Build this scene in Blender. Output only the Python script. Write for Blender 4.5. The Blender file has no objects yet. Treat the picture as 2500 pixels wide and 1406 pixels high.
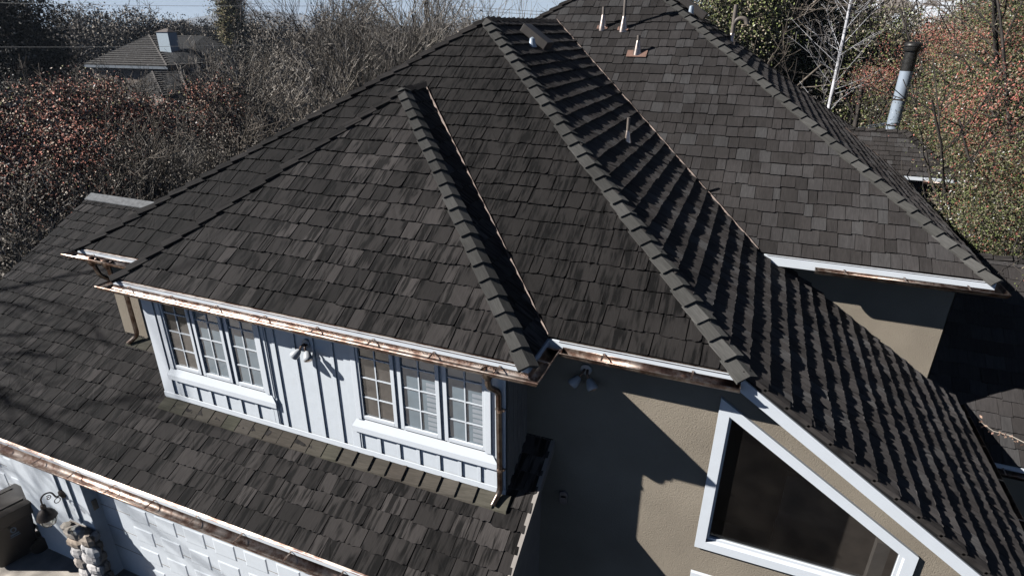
import bpy, math, random
import numpy as np
from mathutils import Vector, Matrix
R = math.radians
# ------------------------------------------------------------------ camera
H = 8.76                       # camera height above the drive
FPX, PITCH, ROLL, YAW = 1449.96, R(23.5825), R(0.3567), R(-21.6106)
F = np.array([math.sin(YAW)*math.cos(PITCH), math.cos(YAW)*math.cos(PITCH), -math.sin(PITCH)])
Rt = np.array([math.cos(YAW), -math.sin(YAW), 0.]); Up = np.cross(Rt, F)
R2 = Rt*math.cos(ROLL)+Up*math.sin(ROLL); U2 = Up*math.cos(ROLL)-Rt*math.sin(ROLL)
sc = bpy.context.scene
cd = bpy.data.cameras.new("camera"); cam = bpy.data.objects.new("camera", cd); sc.collection.objects.link(cam)
cam.matrix_world = Matrix(((R2[0], U2[0], -F[0], 0), (R2[1], U2[1], -F[1], 0), (R2[2], U2[2], -F[2], H), (0, 0, 0, 1)))
cd.sensor_width = 36; cd.lens = FPX/2500*36; cd.clip_start = .1; cd.clip_end = 20000
sc.camera = cam
# ------------------------------------------------------------------ light
SUND = np.array([1.95, 1.0, -1.55]); SUND /= np.linalg.norm(SUND)
EL = math.asin(-SUND[2]); AZ = math.atan2(-SUND[0], -SUND[1])
w = bpy.data.worlds.new("World"); sc.world = w; w.use_nodes = True
nt = w.node_tree; bg = nt.nodes["Background"]
sky = nt.nodes.new("ShaderNodeTexSky"); sky.sky_type = 'NISHITA'; sky.sun_disc = False
sky.sun_elevation = EL; sky.sun_rotation = AZ % (2*math.pi); sky.air_density = .3; sky.dust_density = .1; sky.ozone_density = 1.5; sky.altitude = 2600
tc = nt.nodes.new("ShaderNodeTexCoord"); mp = nt.nodes.new("ShaderNodeMapping"); mp.inputs['Scale'].default_value = (1.2, 1.2, 9)
cn = nt.nodes.new("ShaderNodeTexNoise"); cn.inputs['Scale'].default_value = 2.2; cn.inputs['Detail'].default_value = 7; cn.inputs['Roughness'].default_value = .55
cr = nt.nodes.new("ShaderNodeValToRGB"); cr.color_ramp.elements[0].position = .46; cr.color_ramp.elements[1].position = .7
cm = nt.nodes.new("ShaderNodeMixRGB"); cm.inputs[2].default_value = (9.2, 11.3, 13.3, 1)
L = nt.links.new
L(tc.outputs['Generated'], mp.inputs[0]); L(mp.outputs[0], cn.inputs[0]); L(cn.outputs[0], cr.inputs[0])
mul = nt.nodes.new("ShaderNodeMath"); mul.operation = 'MULTIPLY'; mul.inputs[1].default_value = .55
sx = nt.nodes.new("ShaderNodeSeparateXYZ"); L(tc.outputs['Generated'], sx.inputs[0]); bd_ = nt.nodes.new("ShaderNodeMapRange"); bd_.inputs['From Min'].default_value = .13; bd_.inputs['From Max'].default_value = .04; bd_.inputs['To Max'].default_value = .8; L(sx.outputs['Z'], bd_.inputs[0])
bs = nt.nodes.new("ShaderNodeMath"); bs.operation = 'MULTIPLY_ADD'; bs.inputs[1].default_value = .45; bs.inputs[2].default_value = .55; L(cr.outputs[0], bs.inputs[0]); L(bs.outputs[0], mul.inputs[0]); L(bd_.outputs[0], mul.inputs[1]); L(mul.outputs[0], cm.inputs[0]); L(sky.outputs[0], cm.inputs[1]); L(cm.outputs[0], bg.inputs[0])
bg.inputs[1].default_value = .05
sd = bpy.data.lights.new("sun", 'SUN'); sd.energy = 5.0; sd.angle = R(.5); sd.color = (1, .975, .95)
so = bpy.data.objects.new("sun", sd); sc.collection.objects.link(so)
so.rotation_euler = Vector(SUND).to_track_quat('-Z', 'Y').to_euler(); so.location = (-20, -10, 30)
sc.view_settings.view_transform = 'Standard'; sc.view_settings.look = 'None'; sc.view_settings.exposure = 0.68; sc.view_settings.gamma = 1
sc.cycles.max_bounces = 6; sc.cycles.diffuse_bounces = 0; sc.cycles.glossy_bounces = 3; sc.cycles.transmission_bounces = 4; sc.cycles.transparent_max_bounces = 8

def at(u, v, y):                # the real point on the plane y=const seen at a photo pixel
    r = F*FPX+R2*(u-1250)-U2*(v-703); r = r*(y/r[1]); return np.array([r[0], r[1], r[2]+H])
def atz(u, v, z):
    r = F*FPX+R2*(u-1250)-U2*(v-703); r = r*((z-H)/r[2]); return np.array([r[0], r[1], r[2]+H])
# ------------------------------------------------------------------ objects
COL = sc.collection
def tag(o, label=None, cat=None, group=None, kind=None):
    if label: o["label"] = label
    if cat: o["category"] = cat
    if group: o["group"] = group
    if kind: o["kind"] = kind
    return o
def empty(name, loc, label=None, cat=None, group=None, rz=0):
    o = bpy.data.objects.new(name, None); COL.objects.link(o); o.location = loc; o.rotation_euler = (0, 0, rz); o.empty_display_size = .2
    return tag(o, label, cat, group)
def worldloc(o):
    p = np.zeros(3)
    while o is not None: p = p+np.array(o.location); o = o.parent
    return p
def mesh(name, V, Fc, mat, parent=None, uv=None, smooth=False, local=False):
    V = np.asarray(V, float).reshape(-1, 3)
    if parent is not None and not local: V = V-worldloc(parent)
    me = bpy.data.meshes.new(name); me.from_pydata(V.tolist(), [], Fc)
    if uv is not None:
        ul = me.uv_layers.new(name="UVMap"); ul.data.foreach_set("uv", np.asarray(uv, float).ravel())
    if smooth: me.shade_smooth()
    me.materials.append(mat); me.update()
    o = bpy.data.objects.new(name, me); COL.objects.link(o)
    if parent is not None: o.parent = parent
    return o
class MB:
    def __init__(s): s.v = []; s.f = []
    def add(s, V, Fc):
        b = len(s.v); s.v += [tuple(map(float, p)) for p in V]; s.f += [[b+i for i in f] for f in Fc]; return s
    def box(s, a, b):
        x0, y0, z0 = a; x1, y1, z1 = b
        return s.add([(x0,y0,z0),(x1,y0,z0),(x1,y1,z0),(x0,y1,z0),(x0,y0,z1),(x1,y0,z1),(x1,y1,z1),(x0,y1,z1)],
                     [[0,3,2,1],[4,5,6,7],[0,1,5,4],[1,2,6,5],[2,3,7,6],[3,0,4,7]])
    def obox(s, O, ex, ey, ez):     # corner + three edge vectors
        O, ex, ey, ez = map(np.asarray, (O, ex, ey, ez))
        P = [O, O+ex, O+ex+ey, O+ey]; P += [p+ez for p in P]
        return s.add(P, [[0,3,2,1],[4,5,6,7],[0,1,5,4],[1,2,6,5],[2,3,7,6],[3,0,4,7]])
    def prism(s, poly, d):          # planar polygon extruded by d
        n = len(poly); P = [np.asarray(p, float) for p in poly]; Q = [p+np.asarray(d) for p in P]
        return s.add(P+Q, [list(range(n))[::-1], list(range(n, 2*n))]+[[i, (i+1) % n, n+(i+1) % n, n+i] for i in range(n)])
    def tube(s, pts, r, n=10, cap=True):
        pts = [np.asarray(p, float) for p in pts]; rr = r if hasattr(r, '__len__') else [r]*len(pts); rings = []
        u = None
        for i, p in enumerate(pts):
            t = pts[min(i+1, len(pts)-1)]-pts[max(i-1, 0)]; t /= np.linalg.norm(t)+1e-9
            if u is None:
                u = np.cross(t, [0, 0, 1.]);
                if np.linalg.norm(u) < .1: u = np.cross(t, [1., 0, 0])
            u = u-t*np.dot(u, t); u /= np.linalg.norm(u); vv = np.cross(t, u)
            rings.append([p+rr[i]*(math.cos(a)*u+math.sin(a)*vv) for a in [2*math.pi*k/n for k in range(n)]])
        P = [q for rg in rings for q in rg]; Fc = []
        for i in range(len(pts)-1):
            for k in range(n): Fc.append([i*n+k, i*n+(k+1) % n, (i+1)*n+(k+1) % n, (i+1)*n+k])
        if cap: Fc.append(list(range(n))[::-1]); Fc.append([(len(pts)-1)*n+k for k in range(n)])
        return s.add(P, Fc)
    def lathe(s, c, prof, n=20):    # prof: (r, z) about vertical axis at c
        return s.tube([np.array(c)+np.array([0, 0, z]) for _, z in prof], [max(r, 1e-4) for r, _ in prof], n) if all(prof[i][1] != prof[i+1][1] for i in range(len(prof)-1)) else s._l(c, prof, n)
    def _l(s, c, prof, n):
        P = [np.array(c)+np.array([max(r, 1e-4)*math.cos(2*math.pi*k/n), max(r, 1e-4)*math.sin(2*math.pi*k/n), z]) for r, z in prof for k in range(n)]
        Fc = [[i*n+k, i*n+(k+1) % n, (i+1)*n+(k+1) % n, (i+1)*n+k] for i in range(len(prof)-1) for k in range(n)]
        return s.add(P, Fc)
    def build(s, name, mat, parent=None, smooth=False, **k): 
        o = mesh(name, s.v, s.f, mat, parent, smooth=smooth, local=k.get('local', False))
        if k.get('bevel'):
            m = o.modifiers.new("b", 'BEVEL'); m.width = k['bevel']; m.segments = 2; m.limit_method = 'ANGLE'
        if smooth and k.get('sharp', True):
            o.data.set_sharp_from_angle(angle=R(40))
        return o
# ------------------------------------------------------------------ materials
def newmat(name):
    m = bpy.data.materials.new(name); m.use_nodes = True; n = m.node_tree.nodes; b = n["Principled BSDF"]; return m, m.node_tree, b
def node(nt, t, **k):
    n = nt.nodes.new(t)
    for a, v in k.items():
        if a.startswith('i_'): n.inputs[a[2:]].default_value = v
        else: setattr(n, a, v)
    return n
def ramp(nt, stops, interp='LINEAR'):
    r = nt.nodes.new("ShaderNodeValToRGB"); r.color_ramp.interpolation = interp; e = r.color_ramp.elements
    while len(e) < len(stops): e.new(.5)
    for i, (p, c) in enumerate(stops): e[i].position = p; e[i].color = (*c, 1) if len(c) == 3 else c
    return r
def plain(name, col, rough=.6, metal=0, var=.12, scale=6, bump=0, bscale=60, spec=.5):
    m, nt, b = newmat(name); g = node(nt, "ShaderNodeNewGeometry")
    no = node(nt, "ShaderNodeTexNoise"); no.inputs['Scale'].default_value = scale; no.inputs['Detail'].default_value = 6
    nt.links.new(g.outputs['Position'], no.inputs[0])
    c = np.array(col); r = ramp(nt, [(.3, tuple(c*(1-var))), (.7, tuple(np.minimum(c*(1+var), 1)))])
    nt.links.new(no.outputs[0], r.inputs[0]); nt.links.new(r.outputs[0], b.inputs['Base Color'])
    b.inputs['Roughness'].default_value = rough; b.inputs['Metallic'].default_value = metal; b.inputs['Specular IOR Level'].default_value = spec
    if bump:
        n2 = node(nt, "ShaderNodeTexNoise"); n2.inputs['Scale'].default_value = bscale; n2.inputs['Detail'].default_value = 4
        bp = node(nt, "ShaderNodeBump"); bp.inputs['Strength'].default_value = bump; bp.inputs['Distance'].default_value = .01
        nt.links.new(g.outputs['Position'], n2.inputs[0]); nt.links.new(n2.outputs[0], bp.inputs['Height']); nt.links.new(bp.outputs[0], b.inputs['Normal'])
    return m
def shake(name, stops, streak=.6, dark=.35, fine=90):
    m, nt, b = newmat(name); Lk = nt.links.new
    g = node(nt, "ShaderNodeNewGeometry"); uv = node(nt, "ShaderNodeTexCoord")
    rp = ramp(nt, stops); Lk(g.outputs['Random Per Island'], rp.inputs[0])
    off = node(nt, "ShaderNodeMath", operation='MULTIPLY'); off.inputs[1].default_value = 137.; Lk(g.outputs['Random Per Island'], off.inputs[0])
    def streaks(sx, sy, det, lo, hi):
        mp = node(nt, "ShaderNodeMapping"); mp.inputs['Scale'].default_value = (sx, sy, 1); Lk(uv.outputs['UV'], mp.inputs[0])
        n = node(nt, "ShaderNodeTexNoise", noise_dimensions='4D'); n.inputs['Scale'].default_value = 1; n.inputs['Detail'].default_value = det; n.inputs['Roughness'].default_value = .6
        Lk(mp.outputs[0], n.inputs[0]); Lk(off.outputs[0], n.inputs['W'])
        r = node(nt, "ShaderNodeMapRange"); r.inputs['From Min'].default_value = lo; r.inputs['From Max'].default_value = hi
        Lk(n.outputs[0], r.inputs[0]); return r
    s1 = streaks(20, 1.7, 4, .46, .56); s2 = streaks(fine, 6, 2, .3, .7); s3 = streaks(5, 1.6, 2, .44, .52)
    # stain presence (large) x streak
    a = node(nt, "ShaderNodeMapRange"); a.inputs['To Min'].default_value = dark; a.inputs['To Max'].default_value = 1; Lk(s1.outputs[0], a.inputs[0])
    pres = node(nt, "ShaderNodeMath", operation='MULTIPLY'); pres.inputs[1].default_value = streak; Lk(s3.outputs[0], pres.inputs[0])
    mx = node(nt, "ShaderNodeMix", data_type='FLOAT'); Lk(pres.outputs[0], mx.inputs[0]); mx.inputs[2].default_value = 1; Lk(a.outputs[0], mx.inputs[3])
    f = node(nt, "ShaderNodeMapRange"); f.inputs['To Min'].default_value = .8; f.inputs['To Max'].default_value = 1.2; Lk(s2.outputs[0], f.inputs[0])
    m1 = node(nt, "ShaderNodeMath", operation='MULTIPLY'); Lk(mx.outputs[0], m1.inputs[0]); Lk(f.outputs[0], m1.inputs[1])
    # large scale weathering in world space
    wn = node(nt, "ShaderNodeTexNoise"); wn.inputs['Scale'].default_value = .7; wn.inputs['Detail'].default_value = 3; Lk(g.outputs['Position'], wn.inputs[0])
    wr = node(nt, "ShaderNodeMapRange"); wr.inputs['From Min'].default_value = .35; wr.inputs['From Max'].default_value = .65; wr.inputs['To Min'].default_value = .85; wr.inputs['To Max'].default_value = 1.15; Lk(wn.outputs[0], wr.inputs[0])
    m2 = node(nt, "ShaderNodeMath", operation='MULTIPLY'); Lk(m1.outputs[0], m2.inputs[0]); Lk(wr.outputs[0], m2.inputs[1])
    v = node(nt, "ShaderNodeVectorMath", operation='SCALE'); Lk(rp.outputs[0], v.inputs[0]); Lk(m2.outputs[0], v.inputs['Scale'])
    Lk(v.outputs[0], b.inputs['Base Color']); b.inputs['Roughness'].default_value = .85; b.inputs['Specular IOR Level'].default_value = .2
    if 'Diffuse Roughness' in b.inputs: b.inputs['Diffuse Roughness'].default_value = 1.0
    bp = node(nt, "ShaderNodeBump"); bp.inputs['Strength'].default_value = .35; bp.inputs['Distance'].default_value = .004; Lk(s2.outputs[0], bp.inputs['Height']); Lk(bp.outputs[0], b.inputs['Normal'])
    return m
G = lambda v, t=(1.07, .95, .885): tuple(v*c for c in t)
M = {}
M['shakeA'] = shake('weathered_shake', [(0, G(.028)), (.3, G(.046)), (.65, G(.064)), (.9, G(.080)), (1, G(.104))], 1.0, .16)
M['shakeB'] = shake('grey_shake', [(0, G(.036, (1.04, .93, .88))), (.4, G(.048, (1.04, .93, .88))), (.75, G(.060, (1.03, .94, .91))), (1, G(.075, (1, .96, .94)))], .35, .6, 70)
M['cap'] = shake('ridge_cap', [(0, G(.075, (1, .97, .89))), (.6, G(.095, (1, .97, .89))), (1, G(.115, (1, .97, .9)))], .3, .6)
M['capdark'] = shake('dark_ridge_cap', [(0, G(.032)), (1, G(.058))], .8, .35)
M['moss'] = shake('mossy_cap', [(0, (.125, .105, .085)), (.4, (.13, .115, .092)), (.7, (.12, .12, .082)), (1, (.15, .13, .11))], .4, .6)
M['under'] = plain('underlay', (.008, .008, .008), .95)
M['white'] = plain('white_paint', (.82, .875, .92), .45, var=.03, scale=9)
M['whitetrim'] = plain('white_trim', (.85, .90, .945), .35, var=.02)
M['stucco'] = plain('tan_stucco', (.335, .288, .225), .9, var=.12, scale=1.3, bump=.8, bscale=90, spec=.2)
M['stucco'].node_tree.nodes['Principled BSDF'].inputs['Roughness'].default_value = .95
M['board'] = plain('beige_board', (.32, .29, .26), .8, var=.08)
def copper(name='copper', k=1.0):
    m, nt, b = newmat(name); Lk = nt.links.new; g = node(nt, "ShaderNodeNewGeometry")
    no = node(nt, "ShaderNodeTexNoise"); no.inputs['Scale'].default_value = 5; no.inputs['Detail'].default_value = 8; no.inputs['Roughness'].default_value = .7
    Lk(g.outputs['Position'], no.inputs[0])
    r = ramp(nt, [(q, tuple(v*k for v in c)) for q, c in [(.3, (.10, .058, .045)), (.45, (.24, .155, .12)), (.55, (.44, .36, .305)), (.8, (.62, .57, .52))]]); Lk(no.outputs[0], r.inputs[0]); Lk(r.outputs[0], b.inputs['Base Color'])
    b.inputs['Metallic'].default_value = .9
    mr = node(nt, "ShaderNodeMapRange"); mr.inputs['To Min'].default_value = .28; mr.inputs['To Max'].default_value = .42; Lk(no.outputs[0], mr.inputs[0]); Lk(mr.outputs[0], b.inputs['Roughness'])
    return m
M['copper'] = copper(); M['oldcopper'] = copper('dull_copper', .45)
M['coppin'] = plain('weathered_tin', (.78, .74, .70), .30, metal=.85, var=.15, scale=8)
M['valley'] = plain('copper_valley', (.13, .095, .078), .6, metal=.3, var=.45, scale=9)
M['steel'] = plain('galvanised_steel', (.42, .49, .57), .42, metal=.3, var=.05, scale=3)
M['soot'] = plain('sooty_steel', (.05, .048, .045), .45, metal=.6, var=.4, scale=14)
M['pipe'] = plain('vent_pipe_paint', (.17, .145, .125), .5, var=.15)
M['lead'] = plain('bright_flashing', (.55, .46, .40), .28, metal=1, var=.35, scale=25)
M['darkmetal'] = plain('dark_bronze', (.035, .028, .025), .4, metal=.5, var=.3, scale=20)
M['boxvent'] = plain('brown_sheet_metal', (.06, .053, .048), .5, var=.1)
M['blind'] = plain('window_blind', (.70, .74, .78), .6, var=.04)
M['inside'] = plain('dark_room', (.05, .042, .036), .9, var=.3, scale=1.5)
M['concrete'] = plain('drive_concrete', (.50, .45, .39), .85, var=.25, scale=3, bump=.3)
M['bin'] = plain('bin_plastic', (.045, .040, .036), .42, var=.1)
M['tyre'] = plain('black_rubber', (.012, .012, .012), .8)
M['paintmark'] = plain('pale_marking', (.42, .50, .55), .6)
M['glow'] = plain('lamp_bulb', (.75, .72, .68), .3, var=.02)
def glass(name='window_glass', tint=(.88, .9, .92), gl=.06):
    m, nt, b = newmat(name); Lk = nt.links.new; nt.nodes.remove(b)
    t = node(nt, "ShaderNodeBsdfTransparent"); t.inputs[0].default_value = (*tint, 1); g = node(nt, "ShaderNodeBsdfGlossy"); g.inputs['Roughness'].default_value = .03
    fr = node(nt, "ShaderNodeLayerWeight"); fr.inputs[0].default_value = .12; mr = node(nt, "ShaderNodeMath", operation='ADD'); mr.inputs[1].default_value = gl
    mx = node(nt, "ShaderNodeMixShader"); Lk(fr.outputs[1], mr.inputs[0]); Lk(mr.outputs[0], mx.inputs[0]); Lk(t.outputs[0], mx.inputs[1]); Lk(g.outputs[0], mx.inputs[2])
    Lk(mx.outputs[0], nt.nodes['Material Output'].inputs[0]); return m
M['glass'] = glass(); M['lampglass'] = glass('seeded_lamp_glass', (.85, .85, .8), .1)
def darkglass():
    m, nt, b = newmat('dusty_dark_glass'); Lk = nt.links.new; g = node(nt, "ShaderNodeNewGeometry")
    n = node(nt, "ShaderNodeTexNoise"); n.inputs['Scale'].default_value = 2.2; n.inputs['Detail'].default_value = 8; Lk(g.outputs['Position'], n.inputs[0])
    r = ramp(nt, [(.35, (.010, .009, .009)), (.7, (.030, .026, .023))]); Lk(n.outputs[0], r.inputs[0])
    v = node(nt, "ShaderNodeTexVoronoi"); v.inputs['Scale'].default_value = 16; Lk(g.outputs['Position'], v.inputs['Vector'])
    vr = ramp(nt, [(.02, (.12, .10, .09)), (.055, (0, 0, 0))]); Lk(v.outputs['Distance'], vr.inputs[0])
    ad = node(nt, "ShaderNodeMixRGB", blend_type='ADD'); ad.inputs[0].default_value = .6; Lk(r.outputs[0], ad.inputs[1]); Lk(vr.outputs[0], ad.inputs[2]); Lk(ad.outputs[0], b.inputs['Base Color'])
    b.inputs['Roughness'].default_value = .12; b.inputs['Specular IOR Level'].default_value = .35; b.inputs['Alpha'].default_value = .55
    return m
M['dglass'] = darkglass()

# ------------------------------------------------------------------ house dimensions
ZE = H-3.494                 # upper eave level
YA, YD = 6.2, 5.468
XL, XR, DL, DR = -10.48, .322, -8.624, -1.97
s, sR, sB, sBR, sG = .7069, .6784, .7217, .6739, .5491
XA, HA, XD, HD = -5.06, 5.152, -5.585, 3.598
YB, ZB, XBR = 10.621, H-3.544, 3.82
YG, ZG = 4.344, H-6.291
XE = 4.06                    # low eave of the right slope
YW, YWD = 6.372, 5.60        # stucco front wall, dormer front wall
GX0, GX1, GYR = -14.35, -1.90, 9.1
zPA = lambda y: ZE+s*(y-YA)
zPR = lambda x: ZE+sR*(XR-x)
zPG = lambda y: ZG+sG*(y-YG)
zPB = lambda y: ZB+sB*(y-YB)
zPBR = lambda x: ZB+sBR*(XBR-x)
APEX = np.array([XA, YA+HA, zPA(YA+HA)])
YRE = YB+(APEX[2]-ZB)/sB
DAPEX = np.array([XD, YD+HD, ZE+s*HD])
hB = (XBR+10.3)/2; BAP = np.array([XBR-(1.39+H+.13-ZB)/sBR, YB+(1.39+H+.13-ZB)/sB, 1.39+H+.13])

house = empty('house', (-3, 8, 0), 'large tan stucco house with dark shake hip roofs, white dormer and copper gutters', 'house')

# ---- shingles
def clip(poly, cp):           # poly: list (u,v,h); cp convex CCW 2D
    out = poly
    for i in range(len(cp)):
        a, b = cp[i], cp[(i+1) % len(cp)]; inp = out; out = []
        if not inp: break
        ex, ey = b[0]-a[0], b[1]-a[1]
        sd_ = [ex*(p[1]-a[1])-ey*(p[0]-a[0]) for p in inp]
        for j in range(len(inp)):
            k = (j+1) % len(inp)
            if sd_[j] >= 0: out.append(inp[j])
            if (sd_[j] >= 0) != (sd_[k] >= 0):
                t = sd_[j]/(sd_[j]-sd_[k]); out.append(tuple(inp[j][q]+t*(inp[k][q]-inp[j][q]) for q in range(3)))
    return out
def shingles(name, poly3, eu, ev, mat, parent, expo=.29, wmin=.13, wmax=.34, t=.024, rough=.006, keys=.0, seed=1, tj=.25, stag=.012, label=None, cover=True):
    rng = random.Random(seed); poly3 = [np.asarray(p, float) for p in poly3]; O = poly3[0]
    eu = np.asarray(eu, float); ev = np.asarray(ev, float); eu /= np.linalg.norm(eu); ev /= np.linalg.norm(ev); n = np.cross(eu, ev)
    P2 = [((p-O)@eu, (p-O)@ev) for p in poly3]
    area = sum(P2[i][0]*P2[(i+1) % len(P2)][1]-P2[(i+1) % len(P2)][0]*P2[i][1] for i in range(len(P2)))
    if area < 0: P2 = P2[::-1]
    u0, u1 = min(p[0] for p in P2), max(p[0] for p in P2); v0, v1 = min(p[1] for p in P2), max(p[1] for p in P2)
    V = []; Fc = []; UV = []
    row = 0; v = v0-.0
    while v < v1:
        u = u0-rng.random()*wmax; L_ = expo*1.18; wob = rng.uniform(-.004, .004)
        while u < u1:
            wd = rng.choice([rng.uniform(wmin, wmax), rng.uniform(wmin, (wmin+wmax)/2), rng.uniform((wmin+wmax)/2, wmax)])
            g = rng.uniform(.003, .007); tt = t*rng.uniform(1-tj, 1+tj); vb = v+wob+(rng.uniform(-stag, stag) if v > v0 else -.01)
            m = max(2, int(wd/.035)); us = [u+g+(wd-2*g)*i/m for i in range(m+1)]
            lift = rng.uniform(-.15, .15)
            bt = [(x, vb+rng.uniform(-rough, rough), tt*(1+lift*(i/m-.5))+rng.uniform(-.15, .15)*t) for i, x in enumerate(us)]
            if keys and rng.random() < keys:
                k = .018+rng.random()*.014; bt[-1] = (bt[-1][0]-.006, bt[-1][1]+k, bt[-1][2]); bt.insert(-1, (bt[-1][0]-k*.8, vb+.002, tt))
            skew = rng.uniform(-.006, .006)
            tile = bt+[(us[-1]+skew, vb+L_, .001), (us[0]+skew, vb+L_, .001)]
            c = clip(tile, P2)
            if len(c) >= 3:
                b = len(V); k = len(c)
                V += [O+eu*p[0]+ev*p[1]+n*p[2] for p in c]; V += [O+eu*p[0]+ev*p[1]-n*.004 for p in c]
                Fc.append([b+i for i in range(k)]); UV += [(p[0], p[1]) for p in c]
                for i in range(k):
                    j = (i+1) % k; Fc.append([b+j, b+i, b+k+i, b+k+j]); UV += [(c[j][0], c[j][1]), (c[i][0], c[i][1]), (c[i][0], c[i][1]-.02), (c[j][0], c[j][1]-.02)]
            u += wd
        v += expo; row += 1
    o = mesh(name, V, Fc, mat, parent, uv=UV)
    if label: o['label'] = label
    if cover:
        mesh('roof_deck', [p-n*.006 for p in poly3]+[p-n*.05 for p in poly3], [list(range(len(poly3))), list(range(len(poly3), 2*len(poly3)))[::-1]]+[[i, (i+1) % len(poly3), len(poly3)+(i+1) % len(poly3), len(poly3)+i] for i in range(len(poly3))], M['under'], o)
    return o
def caps(name, lo, hi, nA, nB, mat, parent, expo=.27, wid=.135, t=.034, seed=3, label=None, over=.05):
    """ridge caps from lo end to hi end; nA,nB outward normals of both roof planes"""
    rng = random.Random(seed); lo = np.asarray(lo, float); hi = np.asarray(hi, float); d = hi-lo; Ln = np.linalg.norm(d); d /= Ln
    V = []; Fc = []; UV = []
    def wing(nm, sg):
        w_ = np.cross(nm, d)*sg; w_ /= np.linalg.norm(w_); return w_ if w_[2] < .2 else -w_
    wa, wb = wing(nA, 1), wing(nB, 1)
    if np.dot(wa, wb) > .6: wb = -wb
    up = np.asarray(nA)+np.asarray(nB); up = up/np.linalg.norm(up)
    k = 0; x = -over
    while x < Ln:
        L_ = expo*1.15; x1 = min(x+L_, Ln+.03); o0 = lo+d*x+up*.072; o1 = lo+d*x1+up*.032
        wj = wid*rng.uniform(.92, 1.08)
        jit = rng.uniform(-.014, .014); o0 = o0+up*rng.uniform(-.006, .008)+wa*rng.uniform(-.008, .008)
        for w_, nn, in ((wa, nA), (wb, nB)):
            a0 = o0+d*jit; b0 = o0+w_*wj+d*(jit+rng.uniform(-.004, .004)); a1 = o1; b1 = o1+w_*wj
            b = len(V); th = np.asarray(up)*t
            V += [a0, b0, b1, a1, a0-th, b0-np.asarray(nn)*t*1.6, b1-np.asarray(nn)*t*1.3, a1-th]
            Fc += [[b, b+1, b+2, b+3], [b+4, b+7, b+6, b+5], [b, b+4, b+5, b+1], [b+1, b+5, b+6, b+2], [b+2, b+6, b+7, b+3]]
            q = [(0, x), (wj, x), (wj, x1), (0, x1)]
            for f in ((0, 1, 2, 3), (0, 3, 2, 1), (0, 0, 1, 1), (1, 1, 2, 2), (2, 2, 3, 3)): UV += [q[i] for i in f]
        x += expo; k += 1
    o = mesh(name, V, Fc, mat, parent, uv=UV)
    if label: o['label'] = label
    return o
nrm = lambda v: np.array(v, float)/np.linalg.norm(v)
nF, nR_, nL_ = nrm((0, -s, 1)), nrm((sR, 0, 1)), nrm((-sR, 0, 1)); nBf, nBr = nrm((0, -sB, 1)), nrm((sBR, 0, 1)); nG = nrm((0, -sG, 1)); nGb = nrm((0, sG, 1))

roof = mesh('roof', [(XL, YA, ZE-.02), (XR, YA, ZE-.02), APEX-np.array([0, 0, .03])], [[0, 1, 2]], M['under'], house)
# A front
shingles('front_slope', [(XL, YA, ZE), (XR, YA, ZE), APEX], (1, 0, 0), (0, 1, s), M['shakeA'], roof, .29, .14, .40, .028, .010, .5, seed=11, label='streaky dark front slope behind the dormer')
# A right
ex = np.array
shingles('right_slope', [(XE, YA-.0, zPR(XE)), (XE, 11.35, zPR(XE)), (XA, YRE+.6, APEX[2]), APEX, (XR, YA, ZE)], (0, 1, 0), (-1, 0, sR), M['shakeB'], roof, .30, .13, .34, .052, .008, 0, seed=12, tj=.10, stag=.008, label='shadowed right slope running down to the low eave')
XLb = XL
mesh('left_slope', [(XL, YA, ZE), APEX, (XA, YRE, APEX[2]), (XL, YRE, ZE)], [[0, 1, 2, 3]], M['shakeA'], roof, uv=[(0, 0)]*4)
# dormer
shingles('dormer_slope', [(DL, YD, ZE), (DR, YD, ZE), DAPEX], (1, 0, 0), (0, 1, s), M['shakeA'], roof, .29, .14, .40, .028, .010, .55, seed=13, label='streaky dark dormer front slope')
shingles('dormer_side_slope', [(DR, YD, ZE), (DR, YA, ZE), (XD, YA+HD, ZE+s*HD), DAPEX], (0, 1, 0), (-(DR-XD), 0, s*HD), M['shakeA'], roof, .29, .14, .34, .022, .006, 0, seed=14)
mesh('dormer_left_slope', [(DL, YD, ZE), DAPEX, (XD, YA+HD, ZE+s*HD), (DL, YA, ZE)], [[0, 1, 2, 3]], M['shakeA'], roof, uv=[(0, 0)]*4)
# B
shingles('main_slope', [(XBR, YB, ZB), BAP, (BAP[0]-(BAP[2]-ZB)/sBR*1.02, YB, ZB)], (1, 0, 0), (0, 1, sB), M['shakeB'], roof, .30, .12, .33, .026, .004, 0, seed=15, stag=.022, label='evenly grey main front slope, the highest')
YBk = BAP[1]+(BAP[1]-YB)
shingles('main_side_slope', [(XBR, YB, ZB), (XBR, YBk, ZB), BAP], (0, 1, 0), (-1, 0, sBR), M['shakeB'], roof, .30, .13, .34, .044, .008, 0, seed=16, tj=.13, stag=.012)
BLx = 2*BAP[0]-XBR
mesh('rear_slopes', [BAP, (XBR, YBk, ZB), (BLx, YBk, ZB), (BLx, YB, ZB)], [[0, 1, 2], [0, 2, 3]], M['under'], roof)
# garage
shingles('garage_slope', [(GX0, YG, ZG), (GX1, YG, ZG), (GX1, GYR, zPG(GYR)), (GX0, GYR, zPG(GYR))], (1, 0, 0), (0, 1, sG), M['shakeA'], roof, .257, .14, .42, .027, .011, .6, seed=17, label='streaky low slope over the garage')
mesh('garage_rear_slope', [(GX0, GYR, zPG(GYR)), (XL+.4, GYR, zPG(GYR)), (XL+.4, GYR+3.6, zPG(GYR)-3.6*sG), (GX0, GYR+3.6, zPG(GYR)-3.6*sG)], [[0, 1, 2, 3]], M['under'], roof)
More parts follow.
